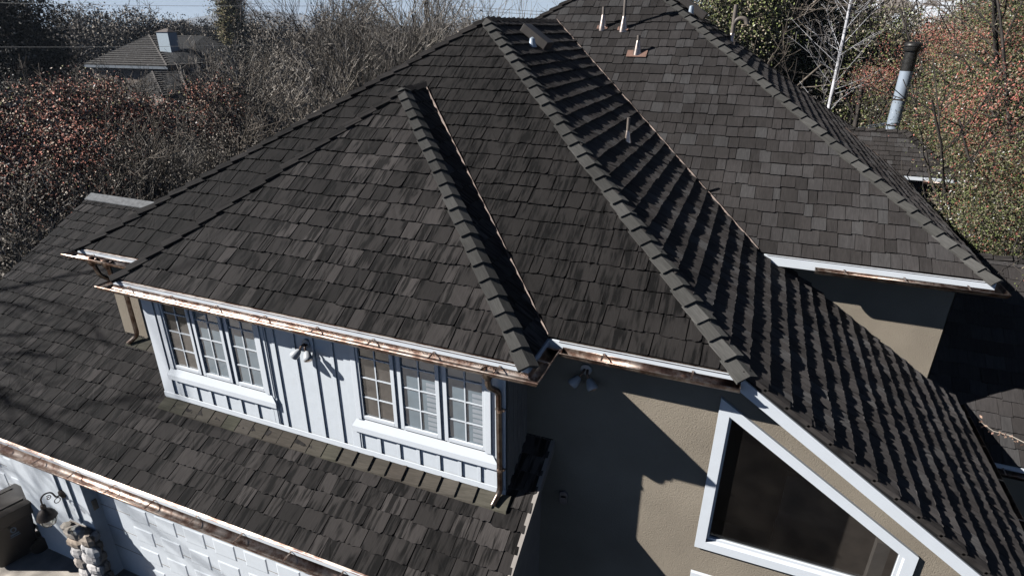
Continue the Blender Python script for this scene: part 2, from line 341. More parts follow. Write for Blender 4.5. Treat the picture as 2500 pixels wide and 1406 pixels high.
# caps
up = np.array([0, 0, .0])
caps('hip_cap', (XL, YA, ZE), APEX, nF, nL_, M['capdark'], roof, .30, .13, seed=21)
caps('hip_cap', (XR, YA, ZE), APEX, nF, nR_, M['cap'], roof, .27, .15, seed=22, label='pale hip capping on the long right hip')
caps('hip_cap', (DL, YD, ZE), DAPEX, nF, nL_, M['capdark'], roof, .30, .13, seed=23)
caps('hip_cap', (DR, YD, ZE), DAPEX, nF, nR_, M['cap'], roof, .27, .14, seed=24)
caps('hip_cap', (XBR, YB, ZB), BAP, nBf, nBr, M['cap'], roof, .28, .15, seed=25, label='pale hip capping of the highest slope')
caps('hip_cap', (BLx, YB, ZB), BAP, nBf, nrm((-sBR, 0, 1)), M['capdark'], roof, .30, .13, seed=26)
caps('ridge_cap', (XA, YRE, APEX[2]), APEX, nR_, nL_, M['capdark'], roof, .27, .13, seed=27)
caps('ridge_cap', (XD, YA+HD, DAPEX[2]), DAPEX, nR_, nL_, M['capdark'], roof, .27, .13, seed=28)
caps('rear_hip_cap', (XBR, YBk, ZB), BAP, nBr, nrm((0, sB, 1)), M['capdark'], roof, .30, .12, seed=29)
# flat ridge flashing of garage
MB().obox((GX0, GYR-.17, zPG(GYR-.17)+.03), (XL+.9-GX0, 0, 0), (0, .19, .19*sG), (0, 0, .02)).obox((GX0, GYR+.02, zPG(GYR)+.04), (XL+.9-GX0, 0, 0), (0, .22, -.22*sG), (0, 0, .02)).build('garage_ridge_cap', plain('grey_ridge_board', (.12, .125, .13), .8, var=.35, scale=14), roof)
# wall-foot course tiles (pale mossy ones)
def foot_course(x0, x1, yw, seed, nm, mat):
    rng = random.Random(seed); V = []; Fc = []; UV = []; x = x0
    while x < x1:
        wd = min(.27, x1-x); b = len(V); y0 = yw-.215; yw_ = yw-.03; a0 = .028+rng.uniform(0, .004); a1 = a0+(.034 if x > -5.2 else .009)+rng.uniform(0, .004)
        P = [(x+.0, y0, zPG(y0)+a0), (x+wd*1.0, y0, zPG(y0)+a1), (x+wd*1.0, yw_, zPG(yw_)+a1), (x, yw_, zPG(yw_)+a0)]
        V += P+[(p[0], p[1], p[2]-.05) for p in P]; Fc += [[b, b+1, b+2, b+3], [b, b+4, b+5, b+1], [b+1, b+5, b+6, b+2], [b+3, b+7, b+4, b]]
        q = [(x, 0), (x+wd, 0), (x+wd, .2), (x, .2)]
        for f in ((0, 1, 2, 3), (0, 0, 1, 1), (1, 1, 2, 2), (3, 3, 0, 0)): UV += [(q[i][1], q[i][0]) for i in f]
        x += wd
    return mesh(nm, V, Fc, mat, roof, uv=UV)
foot_course(-8.34, -2.2, YWD-.0, 31, 'foot_course', M['moss'])['label'] = 'pale mossy cap tiles along the foot of the dormer'
foot_course(-9.95, -8.35, YW, 32, 'foot_course', M['moss'])
# rake tiles along the right slope's front edge
def rake_course():
    V = []; Fc = []; UV = []; d = nrm((1, 0, -sR)); Ln = (XE-XR)*math.sqrt(1+sR*sR); x = -.05
    O = np.array([XR, YA, ZE]); e = np.array([0, 1., 0])
    while x < Ln:
        a = O+d*x+nR_*.036; c = O+d*(x+.33)+nR_*.058; b = len(V); e0 = -e*.03; e1 = e*.10
        P = [a+e0, c+e0, c+e1, a+e1]; V += P+[p-nR_*.05 for p in P]
        Fc += [[b, b+1, b+2, b+3], [b, b+4, b+5, b+1], [b+1, b+5, b+6, b+2], [b+2, b+6, b+7, b+3]]
        q = [(0, x), (0, x+.3), (.1, x+.3), (.1, x)]
        for f in ((0, 1, 2, 3), (0, 0, 1, 1), (1, 1, 2, 2), (2, 2, 3, 3)): UV += [q[i] for i in f]
        x += .30
    return mesh('rake_course', V, Fc, M['capdark'], roof, uv=UV)
rake_course()
# valley flashings: low inverted V strips
def valley(a, b, nA, nB, mat=None, w_=.035, h=.05, seed=1):
    rng = random.Random(seed); a = np.asarray(a, float); b = np.asarray(b, float); d = nrm(b-a); side = nrm(np.cross(d, (0, 0, 1.))); n = 40; m = MB(); P = []
    for i in range(n+1):
        p = a+(b-a)*i/n; j = rng.uniform(-.007, .007)
        P += [p+side*(w_+j)+ex([0, 0, .02]), p+ex([0, 0, h+j]), p-side*(w_+j)+ex([0, 0, .02])]
    m.add(P, [[3*i+k, 3*i+k+1, 3*i+k+4, 3*i+k+3] for i in range(n) for k in (0, 1)])
    return m.build('valley_flashing', mat or M['valley'], roof)
xv = XR+(ZE-ZB)/sR
valley((xv, YB, ZB), (XA, YRE, APEX[2]), 0, 0, h=.075, w_=.024, seed=1)
valley((DR, YA, ZE), (XD+.1, YA+HD-.1, DAPEX[2]-.05), 0, 0, h=.045, w_=.018, seed=2)

# ---- small bump-out on the far right of the main side slope
BY0, BX1, BRUN = 18.55, 5.25, 1.32
zr = ZB+BRUN*sB
br = shingles('bay_slope', [(XBR, BY0, ZB), (BX1, BY0, ZB), (BX1-BRUN*.98, BY0+BRUN, zr), (XBR-BRUN*1.06, BY0+BRUN, zr)], (1, 0, 0), (0, 1, sB), M['shakeB'], roof, .17, .13, .3, .022, .004, 0, seed=41, label='small front slope of the far bay beside the flue')
shingles('bay_side_slope', [(BX1, BY0, ZB), (BX1, BY0+2*BRUN, ZB), (BX1-BRUN*.98, BY0+BRUN, zr)], (0, 1, 0), (-.98, 0, sB), M['shakeB'], roof, .17, .13, .3, .022, .004, 0, seed=42)
mesh('bay_rear_slope', [(BX1, BY0+2*BRUN, ZB), (XBR-.5, BY0+2*BRUN, ZB), (XBR-BRUN, BY0+BRUN, zr), (BX1-BRUN, BY0+BRUN, zr)], [[0, 1, 2, 3]], M['under'], roof)
caps('hip_cap', (BX1, BY0, ZB), (BX1-BRUN*.98, BY0+BRUN, zr), nBf, nBr, M['capdark'], roof, .19, .14, seed=43)
caps('hip_cap', (BX1, BY0+2*BRUN, ZB), (BX1-BRUN*.98, BY0+BRUN, zr), nrm((0, sB, 1)), nBr, M['capdark'], roof, .19, .14, seed=44)
caps('ridge_cap', (BX1-BRUN, BY0+BRUN, zr), (XBR-BRUN*1.0, BY0+BRUN, zr), nBf, nrm((0, sB, 1)), M['capdark'], roof, .26, .12, seed=45)
valley((XBR, BY0, ZB), (XBR-BRUN*1.05, BY0+BRUN, zr), 0, 0, w_=.07, h=.04, seed=4)
# ---- lower roof C on the right, and the one behind it
CY0, CZ0, CY1 = 10.65, 2.0, 14.26
zC = lambda y: CZ0+.7*(y-CY0)
shingles('side_wing_slope', [(3.3, CY0, CZ0), (9.5, CY0, CZ0), (9.5, CY1, zC(CY1)), (3.3, CY1, zC(CY1))], (1, 0, 0), (0, 1, .7), M['shakeB'], roof, .30, .16, .36, .026, .005, 0, seed=51, stag=.02, label='lower right wing slope, partly in shadow')
mesh('side_wing_rear_slope', [(3.3, CY1, zC(CY1)), (9.5, CY1, zC(CY1)), (9.5, CY1+3, zC(CY1)-2.1), (3.3, CY1+3, zC(CY1)-2.1)], [[0, 1, 2, 3]], M['under'], roof)
caps('ridge_cap', (9.5, CY1, zC(CY1)), (3.7, CY1, zC(CY1)), nF, nrm((0, .7, 1)), M['capdark'], roof, .42, .13, seed=52)
shingles('rear_wing_slope', [(3.6, 15.4, H-6.1), (6.6, 15.4, H-6.1), (5.9, 17.5, H-4.65), (3.6, 17.5, H-4.65)], (1, 0, 0), (0, 2.1, 1.45), M['shakeA'], roof, .3, .2, .4, .022, seed=53)
MB().obox((3.6, 17.42, H-4.66), (2.35, 0, 0), (0, .2, .0), (0, 0, .06)).build('ridge_cap', M['cap'], roof)

# ---- walls
wall = MB()
_w0, _w1, _wb = .15, 2.46, H-6.23
_wt = lambda x: H-3.93-.6528*(x-.125)-.03
wall.add([(-10.15, YW, 0), (_w0, YW, 0), (_w0, YW, ZE+.05), (-10.15, YW, ZE+.05)], [[0, 1, 2, 3]])
wall.add([(_w0, YW, _wt(_w0)), (_w1, YW, _wt(_w1)), (_w1, YW, zPR(_w1)-.06), (XR, YW, ZE+.05-.06), (_w0, YW, ZE+.05)], [[0, 1, 2, 3, 4]])
wall.add([(_w0, YW, 2.0), (_w1, YW, 2.0), (_w1, YW, _wb), (_w0, YW, _wb)], [[0, 1, 2, 3]])
wall.add([(_w0, YW, 0), (_w1, YW, 0), (_w1, YW, .58), (_w0, YW, .58)], [[0, 1, 2, 3]])
wall.add([(_w1, YW, 0), (3.45, YW, 0), (3.45, YW, zPR(3.45)-.06), (_w1, YW, zPR(_w1)-.06)], [[0, 1, 2, 3]])
wall.add([(-10.15, YW, 0), (-10.15, 24, 0), (-10.15, 24, ZE), (-10.15, YW, ZE)], [[0, 1, 2, 3]])
WR = 3.80
wall.add([(WR, YW, 0), (WR, 11.2, 0), (WR, 11.2, zPR(WR)-.06), (WR, YW, zPR(WR)-.06)], [[0, 1, 2, 3]])
wall.add([(3.45, YW, 0), (WR, YW, 0), (WR, YW, zPR(WR)-.06), (3.45, YW, zPR(3.45)-.06)], [[0, 1, 2, 3]])
YBW = 11.04
wall.add([(-1, YBW, 2), (3.52, YBW, 2), (3.52, YBW, ZB+.05), (-1, YBW, ZB+.05)], [[0, 1, 2, 3]])
wall.add([(3.52, YBW, 0), (3.52, 24.5, 0), (3.52, 24.5, ZB+.05), (3.52, YBW, ZB+.05)], [[0, 1, 2, 3]])
wall.add([(4.95, BY0+.3, 0), (4.95, BY0+2.4, 0), (4.95, BY0+2.4, ZB), (4.95, BY0+.3, ZB)], [[0, 1, 2, 3]])
wall.add([(3.52, BY0+.3, 0), (4.95, BY0+.3, 0), (4.95, BY0+.3, ZB), (3.52, BY0+.3, ZB)], [[0, 1, 2, 3]])
wall.add([(3.52, CY0+.55, 0), (9.3, CY0+.55, 0), (9.3, CY0+.55, CZ0+.3), (3.52, CY0+.55, CZ0+.3)], [[0, 1, 2, 3]])
wo = wall.build('stucco_wall', M['stucco'], house); sm = wo.modifiers.new("s", 'SOLIDIFY'); sm.thickness = .02; sm.offset = -1
# cut the window opening by building the front wall as strips instead: see big_window recess
# dormer walls
dw = MB(); fz = zPG(YWD)
dw.box((-8.34, YWD, fz-.1), (-2.29, YWD+.05, ZE-.02))
o = dw.build('dormer_front_wall', M['white'], house)
sv = MB(); x = YWD+.05; 
sv.add([(-2.29, YWD, fz-.2), (-2.29, YW, zPG(YW)-.2), (-2.29, YW, ZE), (-2.29, YWD, ZE)], [[0, 1, 2, 3]])
MB().add([(-8.34, YWD, fz-.2), (-8.34, YW, zPG(YW)-.2), (-8.34, YW, ZE), (-8.34, YWD, ZE)], [[0, 3, 2, 1]]).build('dormer_side_wall', M['board'], house)
sv.build('dormer_side_wall', M['board'], house)
for i in range(5): yy = YWD+.1+i*.14; MB().box((-2.29, yy, zPG(yy)), (-2.275, yy+.035, ZE-.02)).build('side_batten', M['board'], house)
# dormer boards and battens
tr = MB(); yf = YWD
Zc = lambda z: z+H
MB().box((-8.335, yf-.025, fz-.02), (-8.10, yf, ZE-.03)).build('corner_board', M['whitetrim'], house, bevel=.003); MB().box((-2.55, yf-.024, fz-.02), (-2.285, yf, ZE-.03)).build('corner_board', M['whitetrim'], house, bevel=.003)       # corner boards
tr.box((-8.335, yf-.038, fz+.035), (-2.285, yf-.026, fz+.125))                                                        # base board
tr.build('base_board', M['whitetrim'], house, bevel=.003)
def battens(x0, x1, z0, z1, yb=.021): MB().box((x0, yf-yb, z0), (x1, yf, z1)).build('batten', M['white'], house, bevel=.003)
for i, x in enumerate((-8.09, -7.87, -7.56, -7.26, -6.95, -6.65, -6.33, -6.02)): battens(x-.065, x-.012, fz+.125, Zc(-5.17))
for x in (-4.57, -4.46, -4.15, -3.84, -3.53, -3.22, -2.90, -2.62): battens(x-.065, x-.012, fz+.125, Zc(-5.18))
for x in (-5.93, -5.78, -5.42, -5.10, -4.78): battens(x-.065, x-.01, fz+.125, ZE-.05)
battens(-4.625, -4.50, fz+.125, ZE-.05, .03); battens(-6.02, -5.96, fz+.125, ZE-.05, .03)
# windows
def triple(x0, x1, panes, zs, label):
    fr = MB(); zt, zb = ZE-.04, Zc(-4.96)
    fr.box((x0, yf-.05, zt-.1), (x1, yf, zt)); fr.box((x0, yf-.05, zb), (x0+.085, yf, zt-.1)); fr.box((x1-.085, yf-.05, zb), (x1, yf, zt-.1))
    # sill: sloped board and apron
    fr.add([(x0-.09, yf-.062, Zc(-5.09)), (x1+.09, yf-.062, Zc(-5.09)), (x1+.0, yf-.03, zb+.0), (x0-.0, yf-.03, zb), (x0-.09, yf-.062, Zc(-5.18)), (x1+.09, yf-.062, Zc(-5.18)), (x1+.09, yf, Zc(-5.18)), (x0-.09, yf, Zc(-5.18)), (x1+.09, yf, zb), (x0-.09, yf, zb)],
           [[0, 1, 2, 3], [0, 4, 5, 1], [4, 7, 6, 5], [1, 5, 6, 8, 2], [0, 3, 9, 7, 4]])
    w_ = fr.build('window', M['whitetrim'], house, bevel=.004); w_['label'] = label
    for i, (p0, p1) in enumerate(panes):
        sa = MB(); a0, a1 = p0-.055, p1+.055; zb2, zt2 = Zc(-4.89)-.055, zt-.1
        sa.box((a0, yf-.035, zb2), (p0, yf-.006, zt2)); sa.box((p1, yf-.035, zb2), (a1, yf-.006, zt2)); sa.box((p0, yf-.035, zb2), (p1, yf-.006, zb2+.055)); sa.box((p0, yf-.035, zt2-.05), (p1, yf-.006, zt2))
        sa.build('sash', M['whitetrim'], w_, bevel=.003)
        mu = MB(); xm = (p0+p1)/2
        mu.box((xm-.009, yf-.018, zb2+.055), (xm+.009, yf-.008, zt2-.05))
        for z in (-3.97, -4.28, -4.59): mu.box((p0, yf-.0175, Zc(z)-.009), (p1, yf-.0085, Zc(z)+.009))
        mu.build('muntin', M['whitetrim'], w_)
        MB().add([(p0, yf-.005, zb2+.05), (p1, yf-.005, zb2+.05), (p1, yf-.005, zt2-.05), (p0, yf-.005, zt2-.05)], [[0, 1, 2, 3]]).build('pane', M['glass'], w_)
        if i == 0:
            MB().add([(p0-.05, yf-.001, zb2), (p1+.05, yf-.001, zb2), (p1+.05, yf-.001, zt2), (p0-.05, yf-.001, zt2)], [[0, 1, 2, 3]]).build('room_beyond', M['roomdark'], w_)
        else:
            bl = MB(); z = zb2+.05; rng = random.Random(int(100*x0)+i)
            bl.add([(p0-.05, yf-.0012, zb2), (p1+.05, yf-.0012, zb2), (p1+.05, yf-.0012, zt2), (p0-.05, yf-.0012, zt2)], [[0, 1, 2, 3]])
            bl.build('blind', M['blindshade'], w_)
            if panes[0][0] > -5:
                sl = MB(); z = zb2+.08
                while z < zt2-.5:
                    sl.box((p1-.15, yf-.0040, z), (p1-.005, yf-.0020, z+.05)); z += .075
                sl.build('shutter_slats', M['blind'], w_)
    return w_
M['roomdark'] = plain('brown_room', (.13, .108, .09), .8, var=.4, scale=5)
M['blindshade'] = plain('closed_blind', (.36, .45, .50), .7, var=.12, scale=4)
triple(-8.02, -6.02, [(-7.90, -7.42), (-7.27, -6.79), (-6.62, -6.14)], 0, 'left triple casement of the white dormer')
triple(-4.50, -2.47, [(-4.38, -3.90), (-3.74, -3.24), (-3.08, -2.59)], 0, 'right triple casement of the white dormer, slats showing')
# big trapezoid window
def trapz(name, pts_out, wdt, y, label, inner=None):
    P = [np.array(p) for p in pts_out]; n = len(P)
    # inset polygon
    Q = []
    for i in range(n):
        a, b, c = P[i-1], P[i], P[(i+1) % n]; e1 = nrm(b-a); e2 = nrm(c-b); n1 = ex([-e1[1], e1[0]]); n2 = ex([-e2[1], e2[0]])
        A_ = np.array([n1, n2]); Q.append(np.linalg.solve(A_, [n1@b+wdt, n2@b+wdt]))
    m = MB()
    def ring(P, Q, y0, y1):
        V = [(p[0], y0, p[1]) for p in P]+[(q[0], y0, q[1]) for q in Q]+[(p[0], y1, p[1]) for p in P]+[(q[0], y1, q[1]) for q in Q]
        m.add(V, [[i, (i+1) % n, n+(i+1) % n, n+i] for i in range(n)]+[[i, 2*n+i, 2*n+(i+1) % n, (i+1) % n] for i in range(n)]+[[n+i, n+(i+1) % n, 3*n+(i+1) % n, 3*n+i] for i in range(n)])
    ring(P, Q, y-.045, y+.10)
    w_ = m.build(name, M['whitetrim'], house); w_['label'] = label
    m = MB(); S_ = []
    for i in range(n):
        a, b, c = Q[i-1], Q[i], Q[(i+1) % n]; e1 = nrm(b-a); e2 = nrm(c-b); n1 = ex([-e1[1], e1[0]]); n2 = ex([-e2[1], e2[0]]); S_.append(np.linalg.solve(np.array([n1, n2]), [n1@b+.035, n2@b+.035]))
    ring(Q, S_, y+.02, y+.07); m.build('sash', M['whitetrim'], w_)
    m = MB().add([(q[0], y+.05, q[1]) for q in S_], [list(range(n))]); m.build('pane', M['dglass'], w_)
    return w_, Q
TW = [(.109, Zc(-6.258)), (2.485, Zc(-6.258)), (2.485, Zc(-5.477)), (.125, Zc(-3.93))]
bw, Qi = trapz('trapezoid_window', TW, .125, YW, 'large white framed sloping-top window')
# interior seen through it
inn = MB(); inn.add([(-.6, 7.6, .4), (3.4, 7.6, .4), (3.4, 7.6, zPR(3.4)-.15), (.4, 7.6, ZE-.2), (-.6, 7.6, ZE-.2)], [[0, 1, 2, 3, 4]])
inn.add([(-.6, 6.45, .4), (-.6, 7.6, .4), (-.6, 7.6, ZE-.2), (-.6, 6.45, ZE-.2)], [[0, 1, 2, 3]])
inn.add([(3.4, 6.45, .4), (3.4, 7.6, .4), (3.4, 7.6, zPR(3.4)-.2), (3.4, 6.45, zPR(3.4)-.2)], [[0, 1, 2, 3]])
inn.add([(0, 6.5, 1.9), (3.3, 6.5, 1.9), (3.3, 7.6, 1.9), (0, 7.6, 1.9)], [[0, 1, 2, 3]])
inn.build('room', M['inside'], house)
MB().box((1.12, 7.2, 1.95), (2.9, 7.3, zPR(2.9)-.2)).build('lit_band_wall', plain('lit_band_wall', (.20, .17, .145), .8, var=.15), house)  # paler wall slab: the lit right half of the room, put into its colour
MB().box((2.15, 6.62, 1.95), (2.3, 6.72, 3.1)).build('curtain', plain('pale_curtain', (.3, .27, .24), .8), house)
trapz('lower_window', [(.12, .55), (2.4, .55), (2.4, Zc(-6.72)), (.12, Zc(-6.72))], .11, YW, 'white framed window under the sloping-top one')
# fascias, rakes
def fbx(a, b, nm='fascia', mt='whitetrim'): MB().box(a, b).build(nm, M[mt], house)
fbx((XL-.02, YA-.025, ZE-.17), (XR-.02, YA, ZE-.012)); fbx((DL-.02, YD-.025, ZE-.17), (DR+.02, YD, ZE-.012))
fbx((DR, YD, ZE-.17), (DR+.022, YA-.03, ZE-.012)); fbx((DL-.022, YD, ZE-.17), (DL, YA-.03, ZE-.012))
fbx((xv+.1, YB-.026, ZB-.19), (XBR+.02, YB, ZB-.01)); fbx((XBR, YB+.001, ZB-.19), (XBR+.024, BY0, ZB-.01))
fbx((GX0, YG-.024, ZG-.16), (GX1, YG, ZG-.012)); fbx((3.5, CY0-.02, CZ0-.18), (9.4, CY0, CZ0-.012))
fbx((XBR, BY0-.024, ZB-.10), (BX1, BY0, ZB-.012))
# white drip strips lying at the eaves between the shakes and gutters
def drip(a, b, y, z, sl=.5): MB().obox((a, y-.03, z-.010-.03*sl), (b-a, 0, 0), (0, .044, .044*sl), (0, 0, .005)).build('drip_edge', M['copper'], house)
drip(XL, DL-.05, YA, ZE); drip(DR+.15, XR-.03, YA, ZE); drip(DL+.02, DR-.02, YD, ZE); drip(xv+.15, XBR-.03, YB, ZB); drip(GX0, GX1, YG, ZG)
rk = MB(); rz = lambda x: zPR(x)
a0 = (XR-.06, YA-.03, rz(XR-.06)-.05); rk.prism([(XR-.06, YA-.028, rz(XR-.06)-.055), (XR-.06, YA-.028, rz(XR-.06)-.205-.02), (XE, YA-.028, rz(XE)-.225), (XE, YA-.028, rz(XE)-.055)], (0, .028, 0))
rk.build('rake_board', M['whitetrim'], house)['label'] = 'white sloping bargeboard above the big window'
# soffits
sfb = lambda a, b: fbx(a, b, 'soffit', 'board')
sfb((XL, YA, ZE-.16), (XR, YW, ZE-.14)); sfb((DL, YD, ZE-.162), (DR, YWD+.02, ZE-.142)); sfb((xv, YB, ZB-.18), (XBR, YBW+.02, ZB-.16)); sfb((3.52, YBW, ZB-.182), (XBR, YBk, ZB-.162))
sfb((DR-.32, YWD+.03, ZE-.158), (DR, YW, ZE-.138)); sfb((DL, YWD+.03, ZE-.158), (DL+.28, YW, ZE-.138))
MB().prism([(XR, YA, rz(XR)-.2), (XE, YA, rz(XE)-.2), (XE, YA, rz(XE)-.18), (XR, YA, rz(XR)-.18)], (0, .19, 0)).build('soffit', M['board'], house)
sfb((GX0+.2, YG, ZG-.15), (GX1-.1, 4.40, ZG-.13))

# ---- gutters
def gutter(path, r, zt, label, ends=(1, 1), flat=False, mt='copper'):
    """path: xy points of the trough centre line; outer side to the right of travel"""
    P = [np.array(p, float) for p in path]; n = len(P); off = []
    for i in range(n):
        ds = [];
        if i > 0: ds.append(nrm(P[i]-P[i-1]))
        if i < n-1: ds.append(nrm(P[i+1]-P[i]))
        rs = [ex([d[1], -d[0]]) for d in ds]
        m_ = rs[0] if len(rs) == 1 else (rs[0]+rs[1])/(1+rs[0]@rs[1]); off.append(m_)
    prof = [(-r*1.02, .006), (-r*1.02, 0)]+[(-r*math.cos(a), -r*1.0*math.sin(a)) for a in [math.pi*k/10 for k in range(1, 10)]]+[(r, -.004), (r+.012, .006), (r+.004, .016), (r-.006, .008)]
    K = len(prof); m = MB(); V = []
    for i in range(n):
        for (q, z) in prof: V.append((P[i][0]+off[i][0]*q, P[i][1]+off[i][1]*q, zt+z))
    m.add(V, [[i*K+k, (i+1)*K+k, (i+1)*K+k+1, i*K+k+1] for i in range(n-1) for k in range(K-1)])
    for e, i in ((ends[0], 0), (ends[1], n-1)):
        if e: m.add([V[i*K+k] for k in range(1, K-3)], [list(range(K-4))])
    o = m.build('gutter', M[mt], house, smooth=True); o['label'] = label
    sm = o.modifiers.new("s", 'SOLIDIFY'); sm.thickness = .004; sm.offset = -1
    for i in range(n-1):
        d = P[i+1]-P[i]; Ln = np.linalg.norm(d); d = d/Ln; rr = ex([d[1], -d[0]]); k = max(1, int(Ln/.78))
        for j in range(k):
            c = P[i]+d*(Ln*(j+.5)/k); a = c-rr*(r+.05); 
            MB().obox((a[0]-d[0]*.012, a[1]-d[1]*.012, zt+.028), (rr[0]*(2*r+.05), rr[1]*(2*r+.05), -.016), (d[0]*.024, d[1]*.024, 0), (0, 0, .004)).build('gutter_hanger', M['copper'], o)
        if Ln > 3:
            for j in range(1, int(Ln/2.9)+1):
                c = P[i]+d*(j*2.9); ring = [(c[0]+rr[0]*q*1.06, c[1]+rr[1]*q*1.06, zt+z*1.06) for q, z in prof[1:-3]]
                V2 = []; 
                for p in ring: V2 += [(p[0]-d[0]*.025, p[1]-d[1]*.025, p[2]), (p[0]+d[0]*.025, p[1]+d[1]*.025, p[2])]
                MB().add(V2, [[2*t, 2*t+1, 2*t+3, 2*t+2] for t in range(len(ring)-1)]).build('gutter_joint', M['copper'], o)
    return o
GR = .082
def yo(y): return y-GR-.025
gutter([(XL-GR-.02, YA+1.6), (XL-GR-.02, yo(YA)), (DL-GR-.05, yo(YA))][::-1][::-1], GR, ZE-.088, 'short copper gutter at the far left behind the dormer', (1, 1)) if False else None
# travel so that the outside is on the right hand: go towards -x along the front? outer is -y => travel +x has right = -y
gutter([(XL-GR-.02, YA+1.4), (XL-GR-.02, yo(YA)), (DL-.02, yo(YA))], GR, ZE-.088, 'short copper gutter at the far left behind the dormer')
gutter([(DL-GR-.02, YA-.15), (DL-GR-.02, yo(YD)), (DR+GR+.02, yo(YD)), (DR+GR+.02, YA-.1)], GR, ZE-.088, 'long copper gutter along the dormer eave')
gutter([(DR+GR+.12, yo(YA)), (XR-.03, yo(YA))], GR, ZE-.088, 'copper gutter over the tan stucco wall')
gutter([(1.32, yo(YB)), (XBR+GR+.02, yo(YB)), (XBR+GR+.02, BY0-.1)], GR, ZB-.13, 'dark copper gutter under the highest slope', mt='oldcopper')
gutter([(GX0, yo(YG)), (GX1-.02, yo(YG))], .09, ZG-.07, 'long bright copper gutter over the garage doors')
gutter([(3.6, yo(CY0)), (9.4, yo(CY0))], GR, CZ0-.1, 'shaded gutter of the lower right wing', mt='oldcopper')
gutter([(XE+GR+.02, YA), (XE+GR+.02, 11.3)], GR, zPR(XE)-.10, 'gutter along the low eave of the right slope', mt='oldcopper') 
gutter([(XBR+.55, yo(BY0)), (BX1+GR, yo(BY0)), (BX1+GR, BY0+2.4)], .06, ZB-.1, 'short gutter of the far bay')
# ---- downspouts
def bez(pts, n=6):
    out = [np.array(pts[0], float)]
    for i in range(1, len(pts)-1):
        a, b, c = map(lambda p: np.array(p, float), pts[i-1:i+2]); l = min(np.linalg.norm(a-b), np.linalg.norm(c-b), .16)*.5
        p, q = b+nrm(a-b)*l, b+nrm(c-b)*l
        out += [(1-t)**2*p+2*t*(1-t)*b+t*t*q for t in [k/n for k in range(n+1)]]
    out.append(np.array(pts[-1], float)); return out
def spout(pts, label, straps=()):
    m = MB(); m.tube(bez(pts), .038, 12, cap=False); p0 = np.array(pts[0]); m.tube([p0+ex([0, 0, .07]), p0+ex([0, 0, .0]), p0-ex([0, 0, .06])], [.085, .075, .04], 14, cap=False)
    o = m.build('downspout', M['oldcopper'], house, smooth=True); o['label'] = label
    st = MB()
    for p in straps: st.tube([ex(p)-ex([0, 0, .02]), ex(p)+ex([0, 0, .02])], .043, 12); st.box((p[0]-.06, p[1]+.0, p[2]-.012), (p[0]+.06, p[1]+.055, p[2]+.012))
    if straps: st.build('strap', M['copper'], o)
yd = yo(YD)
spout([(-2.42, yd, ZE-.17), (-2.42, yd, ZE-.33), (-2.36, YWD-.06, ZE-.48), (-2.345, YWD-.06, fz+.10), (-2.39, YWD-.2, fz-.03)], 'copper downspout at the right corner of the dormer', [(-2.345, YWD-.06, ZE-.75), (-2.345, YWD-.06, fz+.45)])
spout([(-9.69, yo(YA), ZE-.17), (-9.69, yo(YA)+.02, ZE-.45), (-9.70, YW-.1, ZE-.75), (-9.70, YW-.1, zPG(YW)+.10), (-9.85, YW-.2, zPG(YW-.2)+.07)], 'copper downspout left of the dormer')
spout([(-10.05, yo(YA), ZE-.17), (-10.0, yo(YA)+.02, ZE-.40), (-10.12, YW, ZE-.62), (-10.20, YW+.1, ZE-1.3)], 'copper elbow under the short far left gutter')

# ---- roof vents
def vent(x, y, zf, h, nn, label, rp=.038, neck=0, plate=None, cone=.24, sidearm=False):
    base = np.array([x, y, zf(x, y)])
    m = MB(); top = h
    pts = [base+ex([0, 0, .05]), base+ex([0, 0, h])]
    if neck:
        m.tube([base+ex([0, 0, .05]), base+ex([0, 0, h])], rp, 12)
        arc = [base+ex([.0, 0, h-.02])]+[base+ex([neck*(1-math.cos(t))/1.0, 0, h-.02+neck*.8*math.sin(t)]) for t in [math.pi*k/10 for k in range(1, 11)]]+[base+ex([neck*2, 0, h-.12])]
        m.tube(arc, rp*1.35, 12, cap=False)
    elif sidearm:
        m.tube(pts, rp, 12, cap=True)
        hh = h*.62; q = [base+ex([0, 0, hh-.12]), base+ex([.06, 0, hh-.01]), base+ex([.14, 0, hh+.02]), base+ex([.24, 0, hh+.02]), base+ex([.31, 0, hh-.03]), base+ex([.34, 0, hh-.13])]
        m.tube(bez(q, 4), rp*1.05, 12, cap=False)
    else: m.tube(pts, rp, 12, cap=True)
    o = m.build('vent_pipe', M['pipe'], house, smooth=True); o['label'] = label
    c = MB(); c._l(base, [(cone*.5, -.06), (cone*.46, .0), (cone*.34, cone*.5), (rp*1.25, cone*1.15), (rp*1.15, cone*1.2)], 18); c.build('flashing_cone', M['lead'], o, smooth=True)
    if plate:
        t1 = np.cross([0, 1., 0], nn) if abs(nn[0]) > abs(nn[1]) else ex([1., 0, 0]); t1 = nrm(t1-nn*(t1@nn)); t2 = np.cross(nn, t1)
        a = base+nn*.035-t1*plate/2-t2*plate*.32; MB().obox(a, t1*plate, t2*plate*.5, nn*.008).build('flashing_plate', plain('copper_plate', (.22, .13, .10), .6, var=.2, scale=15), o)
    return o
fB = lambda x, y: zPB(y); fBr = lambda x, y: zPBR(x); fPR = lambda x, y: zPR(x)
vent(-3.82, 15.56, fB, .47, nBf, 'left vent pipe of the pair near the top of the highest slope', plate=.26)
vent(-3.30, 15.52, fB, 1.05, nBf, 'tall hooked vent pipe beside the left one', neck=.13, plate=.26)
vent(-2.78, 14.80, fB, .40, nBf, 'short vent pipe with a reddish base plate', plate=.46)
vent(-2.09, 10.85, fPR, .42, nR_, 'thin vent pipe rising from the shadowed slope', rp=.03, cone=.16)
vent(-.95, 18.6, fBr, .95, nBr, 'vent pipe with a curved side arm behind the highest hip', rp=.055, sidearm=True, cone=.2)
